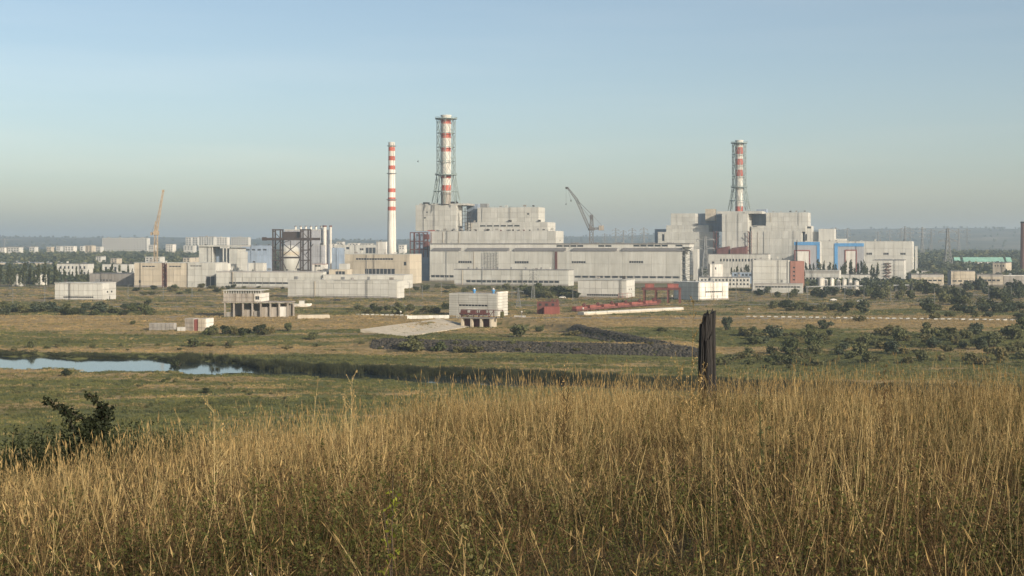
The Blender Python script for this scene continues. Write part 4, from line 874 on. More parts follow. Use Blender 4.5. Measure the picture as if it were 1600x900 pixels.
D = 1620; s_ = D / F; t = thing('tower_crane', 'grey luffing tower crane leaning left between the two reactor buildings', 'crane', ((924 - CX) * s_, D, 0)); Z = lambda py: CZ - (py - HY) * s_; X = lambda px: (px - 924) * s_
MB().lattice((0, 0, -.5), (0, 0, Z(358)), 4.4, 4.0, 9, .5, .35).build('mast', 'crane_grey', t)
MB().box(X(919), X(929), -2.5, 2.5, Z(360), Z(356)).box(X(920), X(925), -3.4, -2.5, Z(359), Z(353.5)).build('slewing_deck', 'crane_grey', t)
MB().lattice((X(920), 0, Z(355.5)), (X(901), 0, Z(312)), 2.6, 2.6, 10, .42, .26).lattice((X(901), 0, Z(312)), (X(886.7), 0, Z(293)), 2.6, 1.0, 6, .42, .26).build('jib', 'crane_grey', t)
MB().box(X(883.5), X(888), -.7, .7, Z(295.5), Z(292)).build('jib_head', 'steel_dark', t)
MB().lattice((X(924), 0, Z(356)), (X(925), 0, Z(336)), 4.5, 1.8, 5, .5, .35).box(X(921.5), X(926.5), -1, 1, Z(343), Z(335.5)).build('apex_frame', 'crane_grey', t)
MB().bar((X(925), 0, Z(335.5)), (X(901), 0, Z(312)), .32).bar((X(922), 0, Z(340)), (X(901), 0, Z(314)), .2).bar((X(925), 0, Z(335.5)), (X(941), 0, Z(353)), .15).build('pendant_rope', 'steel_dark', t)
MB().lattice((X(922), 0, Z(357.5)), (X(938), 0, Z(357)), 2, 2, 5, .4, .3).build('counter_jib', 'crane_grey', t)
MB().box(X(935.5), X(943.5), -2, 2, Z(360), Z(352.5)).build('counterweight', 'soot_conc', t)
MB().bar((X(886.5), 0, Z(294)), (X(892), 0, Z(312)), .14).box(X(891.3), X(892.9), -.6, .6, Z(315), Z(312)).bar((X(884.5), 0, Z(294)), (X(884.5), 0, Z(318)), .1).box(X(883.6), X(885.2), -.5, .5, Z(320), Z(318)).build('hook_block', 'steel_dark', t)

def pylon_mesh(h, w, arms, aw, r):
    mb = MB(); mb.lattice((0, 0, 0), (0, 0, h * .55), w, w * .38, 5, r, r * .6); mb.lattice((0, 0, h * .55), (0, 0, h), w * .38, w * .14, 5, r, r * .6)
    m2 = MB()
    for z in arms:
        m2.bar((-aw, 0, h * z), (aw, 0, h * z), r); m2.bar((-aw, 0, h * z), (0, 0, h * (z + .07)), r * .7); m2.bar((aw, 0, h * z), (0, 0, h * (z + .07)), r * .7)
        for q in (-1, 1): m2.bar((q * aw * .95, 0, h * z), (q * aw * .95, 0, h * z - 2.2), r * .7)
    return mb.mesh('mast', 'steel_grey'), m2.mesh('cross_arm', 'steel_grey')
PM = {'big': pylon_mesh(1.0 * 42, 9, (.72, .92), 9, .42), 'slim': pylon_mesh(40, 5, (.7, .82, .94), 5, .32), 'portal': pylon_mesh(22, 6, (.82,), 6, .28)}
def pylon(px, ytop, D, kind, label, group=None):
    x = (px - CX) / F * D; z0_ = g(x, D); h0 = {'big': 42, 'slim': 40, 'portal': 22}[kind]; h = CZ - (ytop - HY) * D / F - z0_; k_ = h / h0
    t = thing('pylon', label, 'pylon', (x, D, z0_), R(random.uniform(-15, 15)), group)
    for nm, ms in zip(('mast', 'cross_arm'), PM[kind]): put(nm, ms, t, scale=(k_, k_, k_))
pylon(1481, 357, 1800, 'big', 'large grey lattice pylon standing above the low halls at the right')
pylon(1102, 369, 1400, 'big', 'lattice pylon in front of the right-hand reactor building, left of its stair towers')
pylon(833, 420, 900, 'slim', 'thin lattice pylon before the turbine annex near its right end')
pylon(810, 450, 780, 'portal', 'small grey pole pylon right of the pump house')
for px, yt, D in ((962, 357, 2600), (974, 360, 2800), (988, 357, 2500), (1006, 356, 2400), (1263, 359, 3300), (1306, 356, 2900), (1324, 357, 3100), (1408, 357, 2900), (1414, 354, 2700), (1422, 357, 2900), (1441, 355, 2600), (1455, 358, 2900), (1498, 358, 3000), (1511, 358, 3200), (945, 365, 3000), (7, 372, 3600), (1372, 362, 3600), (1390, 360, 3400)):
    pylon(px, yt, D, 'slim', 'thin distant power-line pylon above the far hills', 'distant power-line pylons')
# street lamps along the canal road
for px, py, h in ((626, 497, 0), (815, 497, 0), (911, 491, 0), (1050, 470, 0), (1170, 492, 0)):
    x, y, z = hit(px, py); t = thing('street_lamp', 'tiny white globe lamp on a thin post by the canal road', 'lamp', (x, y, z), 0, 'globe lamps on the canal road')
    MB().bar((0, 0, -.2), (0, 0, 2.6), .09, n=6).build('post', 'steel_grey', t); MB().lathe(0, 0, [(.05, 2.5), (.36, 2.65), (.5, 2.95), (.36, 3.25), (.05, 3.4)], 10).build('globe', 'white_paint', t)

pm, am = MB().bar((0, 0, -.3), (0, 0, 9), .16, .10, 6).mesh('pole', 'steel_grey'), MB().bar((0, 0, 9), (1.6, 0, 9.5), .08, n=5).box(1.2, 2.0, -.2, .2, 9.4, 9.6).mesh('lamp_arm', 'steel_grey')
for i, (px, py) in enumerate([(20, 474), (70, 472), (200, 468), (255, 466), (300, 464), (640, 462), (660, 468), (690, 463), (800, 466), (895, 470), (1000, 473), (1150, 468), (1175, 470), (1205, 462), (1232, 466), (1262, 470), (1290, 463), (1320, 468), (1350, 474), (1392, 470), (1425, 465), (1460, 474), (1500, 468), (1545, 474), (1580, 469)]):
    x, y, z = hit(px, py); t = thing('yard_lamp', 'thin grey lamp pole in the yard before the plant', 'lamp', (x, y, z), random.uniform(0, 6), 'yard lamp poles'); put('pole', pm, t); put('lamp_arm', am, t)
# pipe bridge on posts at the right
p0, p1 = hit(1262, 458), hit(1420, 455); L = math.hypot(p1[0] - p0[0], p1[1] - p0[1]); t = thing('pipe_bridge', 'grey pipe bridge on posts before the tanks and low halls', 'pipe bridge', p0, math.atan2(p1[1] - p0[1], p1[0] - p0[0]))
for yy_ in (0, 1.3): MB().bar((0, yy_, 4.6), (L, yy_, 4.6), .5, n=8).build('pipe', 'conc' if yy_ else 'steel_grey', t)
for i in range(9): MB().bar((L * i / 8, 0, -.3), (L * i / 8, 0, 4.2), .22).bar((L * i / 8, 1.3, -.3), (L * i / 8, 1.3, 4.2), .22).box(L * i / 8 - .25, L * i / 8 + .25, -.8, 2.1, 3.8, 4.12).build('support', 'conc_dark', t)
def car(px, py, mat, label, ang):
    x, y, z = hit(px, py); t = thing('parked_car', label, 'car', (x, y, z), R(ang), None); P_ = [(-2.1, .35), (-2.1, .85), (-1.3, .98), (-.8, 1.45), (.75, 1.45), (1.3, .98), (2.1, .8), (2.1, .35)]; n_ = len(P_)
    V = [(a, -.8, c_) for a, c_ in P_] + [(a, .8, c_) for a, c_ in P_]; Fc = [tuple(range(n_)), tuple(reversed(range(n_, 2 * n_)))] + [(i, i + n_, (i + 1) % n_ + n_, (i + 1) % n_) for i in range(n_)]
    MB().add(V, Fc).build('body', mat, t); MB().box(-.95, .95, -.83, .83, 1.02, 1.36).build('window', 'glass_dark', t)
    for a in (-1.3, 1.3):
        for q in (-.78, .78): MB().bar((a, q - .1, .33), (a, q + .1, .33), .33, n=12).build('wheel', 'steel_dark', t)
car(1302, 470, 'white_paint', 'white parked car on the yard below the tanks', 10); car(879, 466, 'white_paint', 'white parked car beside the scrub before the turbine annex', -5); car(527, 470.5, 'steel_dark', 'dark parked car before the long panel hall', 4); car(1345, 472, 'conc', 'pale parked car at the right edge of the tank yard', -8)
# ------------------------------------------------------------------ the town behind
TOWN = [(160, 230, 372.5, 3300, 16, 6, 'long cream apartment slab on the skyline left of the tan crane'),
        (290, 299, 371, 3200, 2, 4, 'narrow white apartment tower, leftmost of the group right of the tan crane'),
        (300.5, 309, 371, 3150, 2, 4, 'narrow white apartment tower, second of the group right of the tan crane'),
        (310.5, 334, 370, 3100, 6, 4, 'bright white apartment slab in the middle of the group right of the crane'),
        (334.5, 355, 371, 3200, 5, 4, 'cream apartment slab adjoining the bright white one'),
        (361, 388, 371, 3250, 7, 4, 'detached cream apartment slab left of the dark steel frame'),
        (259, 270, 382, 2700, 3, 3, 'small pinkish apartment house right of the tan crane mast'),
        (287, 302, 384, 2700, 3, 2, 'small cream house below the narrow apartment towers'),
        (133, 144, 384, 2800, 2, 3, 'small white apartment house with lit end wall at left'),
        (101, 115, 385, 3000, 3, 2, 'cream low house left of the small white apartment house'),
        (125, 130, 385, 3000, 1, 2, 'narrow cream house beside the small white apartment house'),
        (73, 80, 386, 3100, 2, 2, 'tiny cream house at left, right of the low pair'),
        (88, 94, 385, 3100, 2, 2, 'tiny white house in the left part of the town'),
        (46, 54, 386, 2900, 2, 2, 'tiny cream house, left of the treetops gap'),
        (12, 30, 386.5, 2700, 4, 2, 'low cream apartment row near the left border'),
        (0, 7, 387, 2700, 2, 2, 'cream house cut by the left border'),
        (149, 157, 386, 3000, 2, 2, 'tiny cream house just left of the long apartment slab'),
        (232, 240, 383, 3000, 2, 2, 'tiny cream house at the right foot of the long apartment slab'),
        (150, 158, 401, 2100, 2, 2, 'white roofed hut in the woods below the long apartment slab'),
        (173, 183, 404, 2000, 2, 2, 'white flat hut in the woods left of the crane'),
        (227, 250, 402, 1900, 4, 2, 'pale low house at the foot of the tan crane'),
        (286, 297, 403, 1900, 2, 2, 'bright white low house right of the crane foot'),
        (300, 306, 402.5, 1950, 1, 2, 'small white shed beside the bright white low house'),
        (514, 524, 381, 2600, 2, 2, 'small white house right of the white flues on the skyline'),
        (526, 535, 378, 2500, 2, 2, 'white house with raised middle on the skyline right of the flues'),
        (545, 560, 380, 2800, 3, 2, 'low cream house row on the skyline left of the striped chimney'),
        (565, 580, 380.5, 2800, 3, 2, 'low cream house second from the striped chimney on the skyline'),
        (623, 632, 383, 2500, 2, 2, 'small cream house right of the striped chimney'),
        (1400, 1410, 431, 1500, 2, 2, 'small white hut right of the fire-stair block'),
        (1440, 1452, 424, 1500, 2, 2, 'small pale hut with white roof left of the large pylon')]
for (a, c_, yt, D, cols, rows, lab) in TOWN:
    b = Bld('apartment_block' if rows > 2 else 'town_house', lab, 'building', (a + c_) / 2, D, 14, 'town buildings on the skyline' if D > 2200 else None)
    k = b.blk(a, c_, yt, None, 0, depth=13, mat=random.choice(['conc_white', 'conc_white', 'conc_tan', 'white_paint']), core='conc_tan')
    hpx = k.H / D * F; bands_ = []
    for r_ in range(rows):
        y0 = yt + 1.2 + r_ * 3.1
        bands_ += seg(a + .3, c_ - .3, cols, .5, y0, y0 + 1.6)
    k.front(cols if cols < 9 else 8, rows=2, wins=bands_, wmat='glass_dark'); k.end(1, 2)
    k.coping(random.choice(['roofing', 'conc_dark', 'conc']), 0.8, 0.5)
    if cols > 4:
        for q in range(cols // 4): k.top('roof_hut', a + (c_ - a) * (q + .4) / (cols // 4), a + (c_ - a) * (q + .4) / (cols // 4) + 1.6, 2.2, .3, .7, 'conc_tan')
# ------------------------------------------------------------------ vegetation
def leafcloud(lobes, n, size, rng, shell=0.55, asp=0.7):
    """n leaf clumps spread through ellipsoid lobes (cx,cy,cz,rx,ry,rz); returns vertices and quads"""
    L = np.array(lobes, float); vol = L[:, 3] * L[:, 4] * L[:, 5]; pick = rng.choice(len(L), n, p=vol ** .67 / (vol ** .67).sum())
    d = rng.normal(size=(n, 3)); d /= np.linalg.norm(d, axis=1)[:, None]
    r = (shell + (1 - shell) * rng.random(n) ** .6)[:, None] * (1 + .16 * rng.normal(size=(n, 1)))
    c = L[pick, :3] + d * r * L[pick, 3:6]
    nrm = d * .7 + rng.normal(size=(n, 3)) * .75 + np.array([0, 0, .25]); nrm /= np.linalg.norm(nrm, axis=1)[:, None]
    u = np.cross(nrm, rng.normal(size=(n, 3))); u /= np.linalg.norm(u, axis=1)[:, None]; w = np.cross(nrm, u)
    s = (size * (.55 + .9 * rng.random(n)))[:, None]
    V = np.stack([c - u * s * .5 - w * s * .12, c + w * s * asp * .5 - u * s * .05, c + u * s * .55, c - w * s * asp * .5 + u * s * .1], 1).reshape(-1, 3)
    return V, np.arange(4 * n).reshape(-1, 4)
def stems(rng, n, h, spread, r):
    mb = MB()
    for i in range(n):
        a_ = rng.random() * 6.28; p = Vector((math.cos(a_) * .05, math.sin(a_) * .05, -.05)); q = p + Vector((math.cos(a_) * spread * .4, math.sin(a_) * spread * .4, h * .5)); e = q + Vector((math.cos(a_ + .4) * spread * .5, math.sin(a_ + .4) * spread * .5, h * .4))
        mb.bar(p, q, r, r * .7, 5); mb.bar(q, e, r * .7, r * .3, 5)
    return mb
rb = np.random.default_rng(3)
def bush_tpl(mat, n=520, size=.125, flat=1.0, tall=False):
    lobes = []
    if tall: lobes = [(rb.normal() * .06, rb.normal() * .06, .25 + .6 * t_, .17 - .1 * abs(t_ - .35), .17 - .1 * abs(t_ - .35), .2) for t_ in np.linspace(0, 1, 6)]
    else:
        for i in range(rb.integers(8, 14)):
            a_ = rb.random() * 6.28; q = rb.random() ** .6 * .40; rr = .09 + .13 * rb.random() ** 1.5; lobes.append((math.cos(a_) * q, math.sin(a_) * q, (.14 + .62 * rb.random() * (1 - q)) * flat, rr, rr, rr * .9 * flat))
        lobes.append((rb.normal() * .06, rb.normal() * .06, .34 * flat, .29, .29, .30 * flat))
    V, Q_ = leafcloud(lobes, n, size, rb); V[:, 2] = np.maximum(V[:, 2], .01)
    return np_mesh('crown', V, Q_, [mat]), stems(rb, 1 if tall else 5, .55 * flat, .05 if tall else .35, .02 if not tall else .022).mesh('trunk', 'bark')
TPL = {'dark': [bush_tpl('leaf_dark') for _ in range(4)], 'mid': [bush_tpl('leaf_mid') for _ in range(5)], 'olive': [bush_tpl('leaf_olive', flat=.8) for _ in range(4)], 'blue': [bush_tpl('leaf_blue') for _ in range(4)],
       'poplar': [bush_tpl('leaf_dark', 300, .10, tall=True) for _ in range(4)], 'poplar_far': [bush_tpl('leaf_blue', 260, .10, tall=True) for _ in range(3)]}
NB = 0
def plant(px, py, w, h, kind, name, label, cat, group=None, D=None):
    """one bush or tree: trunk and crown, standing on the ground where the photo shows its foot"""
    global NB
    if D is None: x, y, z = hit(px, py)
    else: x, y = (px - CX) / F * D, D; z = g(x, y)
    s_ = y / F; tp = random.choice(TPL[kind]); t = thing(name, label, cat, (x, y, z), random.uniform(0, 6.28), group)
    tall = kind.startswith('poplar'); sx, sz = w * s_ / (.4 if tall else 1.0), h * s_ / (1.0 if tall else .86)
    for nm, ms in zip(('crown', 'trunk'), tp): put(nm, ms, t, scale=(sx, sx, sz))
    NB += 1; return t
def band(n, x0, x1, y0, y1, w0, w1, kinds, label, group, name='bush', cat='bush', ar=.62, f=None):
    for i in range(n):
        px = x0 + (x1 - x0) * (i + random.random()) / n; q = random.random(); py = y0 + (y1 - y0) * q
        if f: py = f(px, q)
        w = random.uniform(w0, w1); plant(px, py, w, w * ar * random.uniform(.75, 1.25), random.choice(kinds), name, label, cat, group)
# single bushes one can point at
for a in ((643, 549, 52, 27, 'mid', 'large spreading bush before the left end of the dark stone dike'), (690, 549, 30, 17, 'mid', 'bush before the stone dike, right of the large spreading one'), (715, 551, 26, 15, 'olive', 'bush before the stone dike below the sluice'), (741, 551, 30, 19, 'olive', 'rounded olive bush before the stone dike below the pump house'),
          (811, 527, 34, 26, 'mid', 'rounded bush on the channel grass right of the sluice'), (842, 519, 20, 12, 'mid', 'small bush right of the rounded channel bush'), (895, 524, 40, 12, 'olive', 'low bush at the tip of the dark bank wedge'), (1036, 518, 22, 10, 'mid', 'small low bush left of the charred post on the dry slope'),
          (1136, 516, 17, 27, 'blue', 'upright dark bush just right of the charred post'), (1178, 521, 20, 12, 'mid', 'small dark bush right of the upright one'), (1206, 521, 15, 11, 'mid', 'second small dark bush right of the upright one'), (1350, 490, 24, 26, 'blue', 'tall dark tree before the right-hand marker blocks'), (1344, 502, 24, 14, 'olive', 'olive bush in front of the right-hand marker blocks'),
          (1386, 522, 10, 13, 'mid', 'small upright bush right of the thicket crown'), (451, 518, 17, 18, 'mid', 'dark bush on the slope below the long slab'), (420, 522, 24, 18, 'olive', 'pale bush left of the dark one below the long slab'), (490, 531, 20, 17, 'mid', 'round bush beside the track below the dry bank'),
          (358, 541, 17, 13, 'mid', 'round bush on the golden strip right of the hut'), (301, 543, 24, 19, 'mid', 'round bush on the golden strip below the hut'), (330, 541, 20, 8, 'olive', 'low bush between the two round ones on the golden strip'), (50, 544, 18, 14, 'mid', 'round bush on the left lake bank'), (90, 543, 13, 9, 'olive', 'small olive bush right of the round one on the left bank'),
          (145, 544, 13, 9, 'mid', 'small bush in the middle of the left lake bank'), (189, 542, 8, 7, 'mid', 'tiny bush near the golden strip on the left bank'), (103, 588, 17, 14, 'dark', 'small dark bush on the near lake shore at left'), (322, 615, 18, 12, 'dark', 'small dark bush in the near meadow'), (275, 598, 11, 9, 'mid', 'tiny bush in the near meadow'), (230, 476, 14, 10, 'dark', 'small dark bush on the slope right of the panel hall at far left'),
          (207, 507, 11, 8, 'mid', 'little bush on the dry field left of the ruin wall'), (276, 600 - 24, 24, 17, 'dark', 'dark bush on the far shore at the right end of the open water'), (1290, 514, 26, 17, 'blue', 'taller rounded bush at the back of the right-hand thicket'), (1268, 519, 18, 13, 'mid', 'bush at the left back of the right-hand thicket')):
    plant(a[0], a[1], a[2], a[3], a[4], 'bush', a[5], 'bush')
band(9, 322, 420, 520, 527, 16, 26, ['mid', 'dark', 'olive'], 'bush in the cluster right of the hut with the red door', 'bushes right of the hut', ar=.8)
band(34, 0, 236, 482, 493, 16, 30, ['dark', 'mid', 'blue'], 'dark bush in the hedge below the far-left panel hall', 'hedge below the far-left panel hall', ar=.62)
band(92, 1165, 1640, 518, 560, 14, 36, ['mid', 'blue', 'mid', 'olive', 'olive'], 'green bush in the dense thicket right of the charred post', 'thicket right of the charred post', ar=.74, f=lambda px, q: 518 + q * 48 + (px - 1165) * .012)
band(22, 1205, 1345, 479, 488, 14, 26, ['mid', 'olive', 'dark'], 'bush in the hedge above the right-hand marker blocks', 'hedge above the right-hand marker blocks')
band(34, 1440, 1640, 472, 499, 16, 30, ['dark', 'mid', 'olive', 'blue'], 'bush in the overgrown patch below the low halls', 'overgrown patch at the right')
band(46, 1345, 1620, 452, 470, 14, 24, ['dark', 'blue', 'mid'], 'tree in the belt before the low halls', 'tree belt before the low halls', 'roadside_tree', 'tree', ar=.95)
band(14, 1180, 1350, 456, 466, 12, 20, ['dark', 'blue', 'mid'], 'tree in the belt below the brick-ended block', 'tree belt below the tanks', 'roadside_tree', 'tree', ar=.9)
band(22, 812, 900, 458, 466, 16, 30, ['dark', 'mid'], 'dark bush in the scrub before the turbine annex', 'scrub mound before the turbine annex', ar=.7)
band(16, 645, 812, 449, 458, 10, 20, ['mid', 'olive', 'dark'], 'low bush along the foot of the turbine annex', 'bushes at the foot of the turbine annex', ar=.6)
band(13, 556, 700, 483, 493, 14, 30, ['mid', 'dark', 'olive'], 'bush behind the marker blocks left of the pump house', 'bushes left of the pump house', ar=.62)
band(10, 340, 452, 446, 452, 6, 12, ['mid', 'dark'], 'small bush along the foot of the long grey hall', 'bushes along the long grey hall')
band(14, 212, 342, 449, 462, 8, 22, ['olive', 'mid', 'dark'], 'shrub below the tan workshop hall', 'shrubs below the workshop hall', ar=.5)
band(12, 1088, 1108, 431, 437, 10, 16, ['dark', 'blue'], 'tree right of the turbine hall end', 'trees right of the turbine hall end', 'roadside_tree', 'tree', ar=1.2)
band(24, 1128, 1280, 557, 575, 16, 30, ['mid', 'olive', 'mid'], 'bush in the loose scrub just beyond the charred post', 'loose scrub beyond the post', ar=.5)
band(26, 0, 1100, 535, 550, 8, 18, ['olive', 'mid'], 'small tussocky shrub on the green flats beyond the lake', 'tussocks on the flats', 'shrub', 'shrub', ar=.5)
band(40, 0, 470, 590, 650, 6, 13, ['olive', 'mid'], 'small shrub on the near green meadow', 'shrubs on the near meadow', 'shrub', 'shrub', ar=.55)
for x0, x1, n, yb, h0, h1, D, kd, lab, grp in ((0, 88, 12, 0, 24, 40, 1180, 'poplar', 'tall dark poplar in the row at the left border', 'poplars at the left border'), (88, 210, 16, 0, 18, 34, 1300, 'poplar', 'dark poplar before the cream store house at left', 'poplars before the store house'),
        (338, 412, 9, 0, 16, 24, 1240, 'poplar', 'small dark poplar behind the long grey hall', 'poplars behind the long grey hall'), (1140, 1178, 8, 0, 20, 30, 1330, 'poplar', 'poplar left of the grey block with brick end', 'poplars left of the brick-ended block'),
        (1178, 1240, 7, 0, 28, 34, 1420, 'poplar_far', 'poplar behind the grey block with brick end', 'poplars behind the brick-ended block'), (1258, 1372, 24, 0, 22, 36, 1370, 'poplar', 'dark poplar standing before the blue framed portals', 'poplars before the blue portals')):
    for i in range(n):
        px = x0 + (x1 - x0) * (i + random.random()) / n; h = random.uniform(h0, h1); plant(px, 0, h * random.uniform(.16, .24), h, kd, 'poplar_tree', lab, 'tree', grp, D=D + random.uniform(-25, 25))

# --- stuff: copies of small clumps spread over points
def gn_scatter(name, P, rot, scl, idx, sources, label, cat):
    coll = bpy.data.collections.new(name + '_sources')
    for i, ms in enumerate(sources): coll.objects.link(bpy.data.objects.new('%s_%02d' % (name, i), ms))
    me = bpy.data.meshes.new(name); me.vertices.add(len(P)); me.vertices.foreach_set('co', np.asarray(P, np.float32).ravel())
    for nm, tp, ar in (('rot', 'FLOAT_VECTOR', rot), ('scl', 'FLOAT_VECTOR', scl)):
        a_ = me.attributes.new(nm, tp, 'POINT'); a_.data.foreach_set('vector', np.asarray(ar, np.float32).ravel())
    a_ = me.attributes.new('idx', 'INT', 'POINT'); a_.data.foreach_set('value', np.asarray(idx, np.int32))
    ng = bpy.data.node_groups.new(name, 'GeometryNodeTree')
    ng.interface.new_socket('Geometry', in_out='INPUT', socket_type='NodeSocketGeometry'); ng.interface.new_socket('Geometry', in_out='OUTPUT', socket_type='NodeSocketGeometry')
    N = ng.nodes; gi, go = N.new('NodeGroupInput'), N.new('NodeGroupOutput'); iop = N.new('GeometryNodeInstanceOnPoints'); ci = N.new('GeometryNodeCollectionInfo')
    ci.inputs['Collection'].default_value = coll; ci.inputs['Separate Children'].default_value = True; ci.inputs['Reset Children'].default_value = True
    def na(nm, tp):
        q = N.new('GeometryNodeInputNamedAttribute'); q.data_type = tp; q.inputs['Name'].default_value = nm; return q.outputs['Attribute']
    e2r = N.new('FunctionNodeEulerToRotation'); L = ng.links
    L.new(gi.outputs[0], iop.inputs['Points']); L.new(ci.outputs[0], iop.inputs['Instance']); iop.inputs['Pick Instance'].default_value = True
    L.new(na('idx', 'INT'), iop.inputs['Instance Index']); L.new(na('rot', 'FLOAT_VECTOR'), e2r.inputs[0]); L.new(e2r.outputs[0], iop.inputs['Rotation']); L.new(na('scl', 'FLOAT_VECTOR'), iop.inputs['Scale']); L.new(iop.outputs[0], go.inputs[0])
    o = put(name, me); o.modifiers.new('scatter', 'NODES').node_group = ng
    return tag(o, label, cat, kind='stuff')
rs = np.random.default_rng(11)
def rz(n, tilt=0.0): return np.stack([rs.normal(size=n) * tilt, rs.normal(size=n) * tilt, rs.random(n) * 6.283], 1)
def iso(s): return np.stack([s, s, s], 1)
def blades(rng, n, h0, h1, rad, wid, lean, droop, seg_=3, head=None, base=0.0):
    """n curved tapering ribbons growing from a patch; returns vertices, quads and head flags"""
    V, Q_, H = [], [], []
    for i in range(n):
        a_ = rng.random() * 6.283; q = rad * math.sqrt(rng.random()); b0 = np.array([math.cos(a_) * q, math.sin(a_) * q, base]); h = rng.uniform(h0, h1)
        la = rng.random() * 6.283; le = abs(rng.normal()) * lean; dr = droop * rng.random(); fa = rng.random() * 6.283; side = np.array([math.cos(fa), math.sin(fa), 0]); n0 = len(V)
        pts = []
        for k_ in range(seg_ + 1):
            t_ = k_ / seg_; off = le * t_ + dr * t_ * t_ ; pts.append(b0 + h * np.array([math.cos(la) * off, math.sin(la) * off, t_ * (1 - .35 * min(1, (le + dr)) * t_)]))
        for k_, p in enumerate(pts):
            ww = wid * (1 - .55 * k_ / seg_) * (.5 if (k_ == seg_ and not head) else 1); V += [p - side * ww / 2, p + side * ww / 2]
        for k_ in range(seg_): c0 = n0 + 2 * k_; Q_.append((c0, c0 + 1, c0 + 3, c0 + 2)); H.append(0)
        if head and rng.random() < head[2]:
            d = pts[-1] - pts[-2]; d /= np.linalg.norm(d); hl, hw = head[0] * rng.uniform(.6, 1.3), head[1] * rng.uniform(.7, 1.3)
            for s2 in (side, np.cross(d, side)):
                c0 = len(V); p = pts[-1]; V += [p - d * hl * .1, p + d * hl * .35 + s2 * hw, p + d * hl, p + d * hl * .35 - s2 * hw]; Q_.append((c0, c0 + 1, c0 + 2, c0 + 3)); H.append(1)
    return V, Q_, H
def clump(name, specs):
    """specs: list of (material index, head material index, blades arguments)"""
    V, Q_, mi = [], [], []; mats = []
    for mat, hmat, kw in specs:
        for m_ in (mat, hmat or mat):
            if m_ not in mats: mats.append(m_)
        v, q, h = blades(rs, **kw); n0 = len(V); V += v; Q_ += [tuple(n0 + i for i in f_) for f_ in q]; mi += [mats.index(hmat) if (hh and hmat) else mats.index(mat) for hh in h]
    return np_mesh(name, np.array(V), np.array(Q_), mats, mi)
# riprap on the dike and on the right-hand bank of the channel
def rock(i):
    bm = bmesh.new(); bmesh.ops.create_icosphere(bm, subdivisions=1, radius=.5)
    for v in bm.verts: v.co *= random.uniform(.75, 1.2); v.co.z *= .7
    me = bpy.data.meshes.new('rock'); bm.to_mesh(me); bm.free(); me.materials.append(M['riprap']); return me
n = 4200; X = rs.uniform(-52, 66, n); Y = dike_y(X) - rs.uniform(2, 15.5, n) 
n2 = 2200; t_ = rs.random(n2); bx, by = 28 + (57 - 28) * t_, 610 + (505 - 610) * t_; o_ = rs.uniform(-.5, 8, n2); X2, Y2 = bx - o_ * .96, by - o_ * .27
X, Y = np.r_[X, X2], np.r_[Y, Y2]; n = len(X)
gn_scatter('riprap_stones', np.stack([X, Y, G(X, Y)], 1), rz(n, .6), iso(rs.uniform(.6, 1.7, n)), rs.integers(0, 5, n), [rock(i) for i in range(5)], 'dark loose stones facing the dike and channel bank', 'stones')
# reeds along the far bank of the water and scattered in it
reeds = [clump('reed_clump', [('reed', None, dict(n=46, h0=1.6, h1=3.4, rad=.9, wid=.10, lean=.10, droop=.12, seg_=2))]) for _ in range(4)]
P = []
for i in range(26000):
    x = rs.uniform(-215, 240); y = np.interp(x, RIV[:, 0], RIV[:, 1]); w = np.interp(x, RIV[:, 0], RIV[:, 2]); u_ = rs.random(); P.append((x, y + w + rs.normal() * 1.0 + rs.exponential(3.0) if u_ < .72 else (y - w - rs.exponential(1.6) if u_ < .9 else y + rs.uniform(-w, w))))
P = np.array(P); rdv = river(P[:, 0], P[:, 1]); far = P[:, 1] > np.interp(P[:, 0], RIV[:, 0], RIV[:, 1])
tall = np.where(P[:, 0] > -112, 1.0, .25) * np.where(far, 1, .06)
isl = (rdv > -14) & (wav(P[:, 0], P[:, 1], 31, .7) > .72); keep = ((rdv > -1.2) | isl) & (rdv < 11) & (rs.random(len(P)) < np.where(tall > .9, 1, .4)); P = P[keep]; tall = tall[keep]; far = far[keep]
tall = tall * (.82 + .14 * wav(P[:, 0], P[:, 1] * .3, 23.0) + .12 * wav(P[:, 0], P[:, 1] * .3, 7.0, 2)) * rs.uniform(.6, 1.2, len(P)); n = len(P)
gn_scatter('reed_bed', np.stack([P[:, 0], P[:, 1], np.maximum(G(P[:, 0], P[:, 1]), -4.9)], 1), rz(n), np.stack([.9 + 0 * tall, .9 + 0 * tall, tall * .76], 1), rs.integers(0, 4, n), reeds, 'dark green reeds lining the banks of the lake', 'reeds')
# meadow tufts on the flats
tg = [clump('tuft', [('meadow_green', None, dict(n=16, h0=.25, h1=.6, rad=.55, wid=.14, lean=.3, droop=.3, seg_=1))]) for _ in range(4)] + [clump('tuft', [('meadow_dry', None, dict(n=16, h0=.25, h1=.6, rad=.55, wid=.12, lean=.3, droop=.3, seg_=1))]) for _ in range(4)] + [clump('tuft', [('meadow_dark', None, dict(n=20, h0=.3, h1=.8, rad=.55, wid=.16, lean=.3, droop=.3, seg_=1))]) for _ in range(4)]
n = 70000; Y = rs.uniform(232, 640, n) ** 1.0; X = rs.uniform(-.42, .42, n) * Y
low = (X < 10) | (Y > 385); rdv = river(X, Y); keep = low & (rdv > np.where((X > -100) & (Y < 425), 4.0, 1.5)) & ~((Y > dike_y(X) - 20) & (Y < dike_y(X)) & (X > -50) & (X < 64)); X, Y, rdv = X[keep], Y[keep], rdv[keep]; n = len(X)
dv = dryness(X, Y) + .16 * rs.normal(size=n); ty = np.where(dv > .55, 4, np.where(dv < -.05, 8, 0))
gn_scatter('meadow_grass', np.stack([X, Y, G(X, Y) - .08], 1), rz(n), iso(rs.uniform(.7, 1.6, n)) * np.array([1, 1, .75]), ty + rs.integers(0, 4, n), tg, 'olive and straw coloured rough grass of the flats round the lake', 'grass')
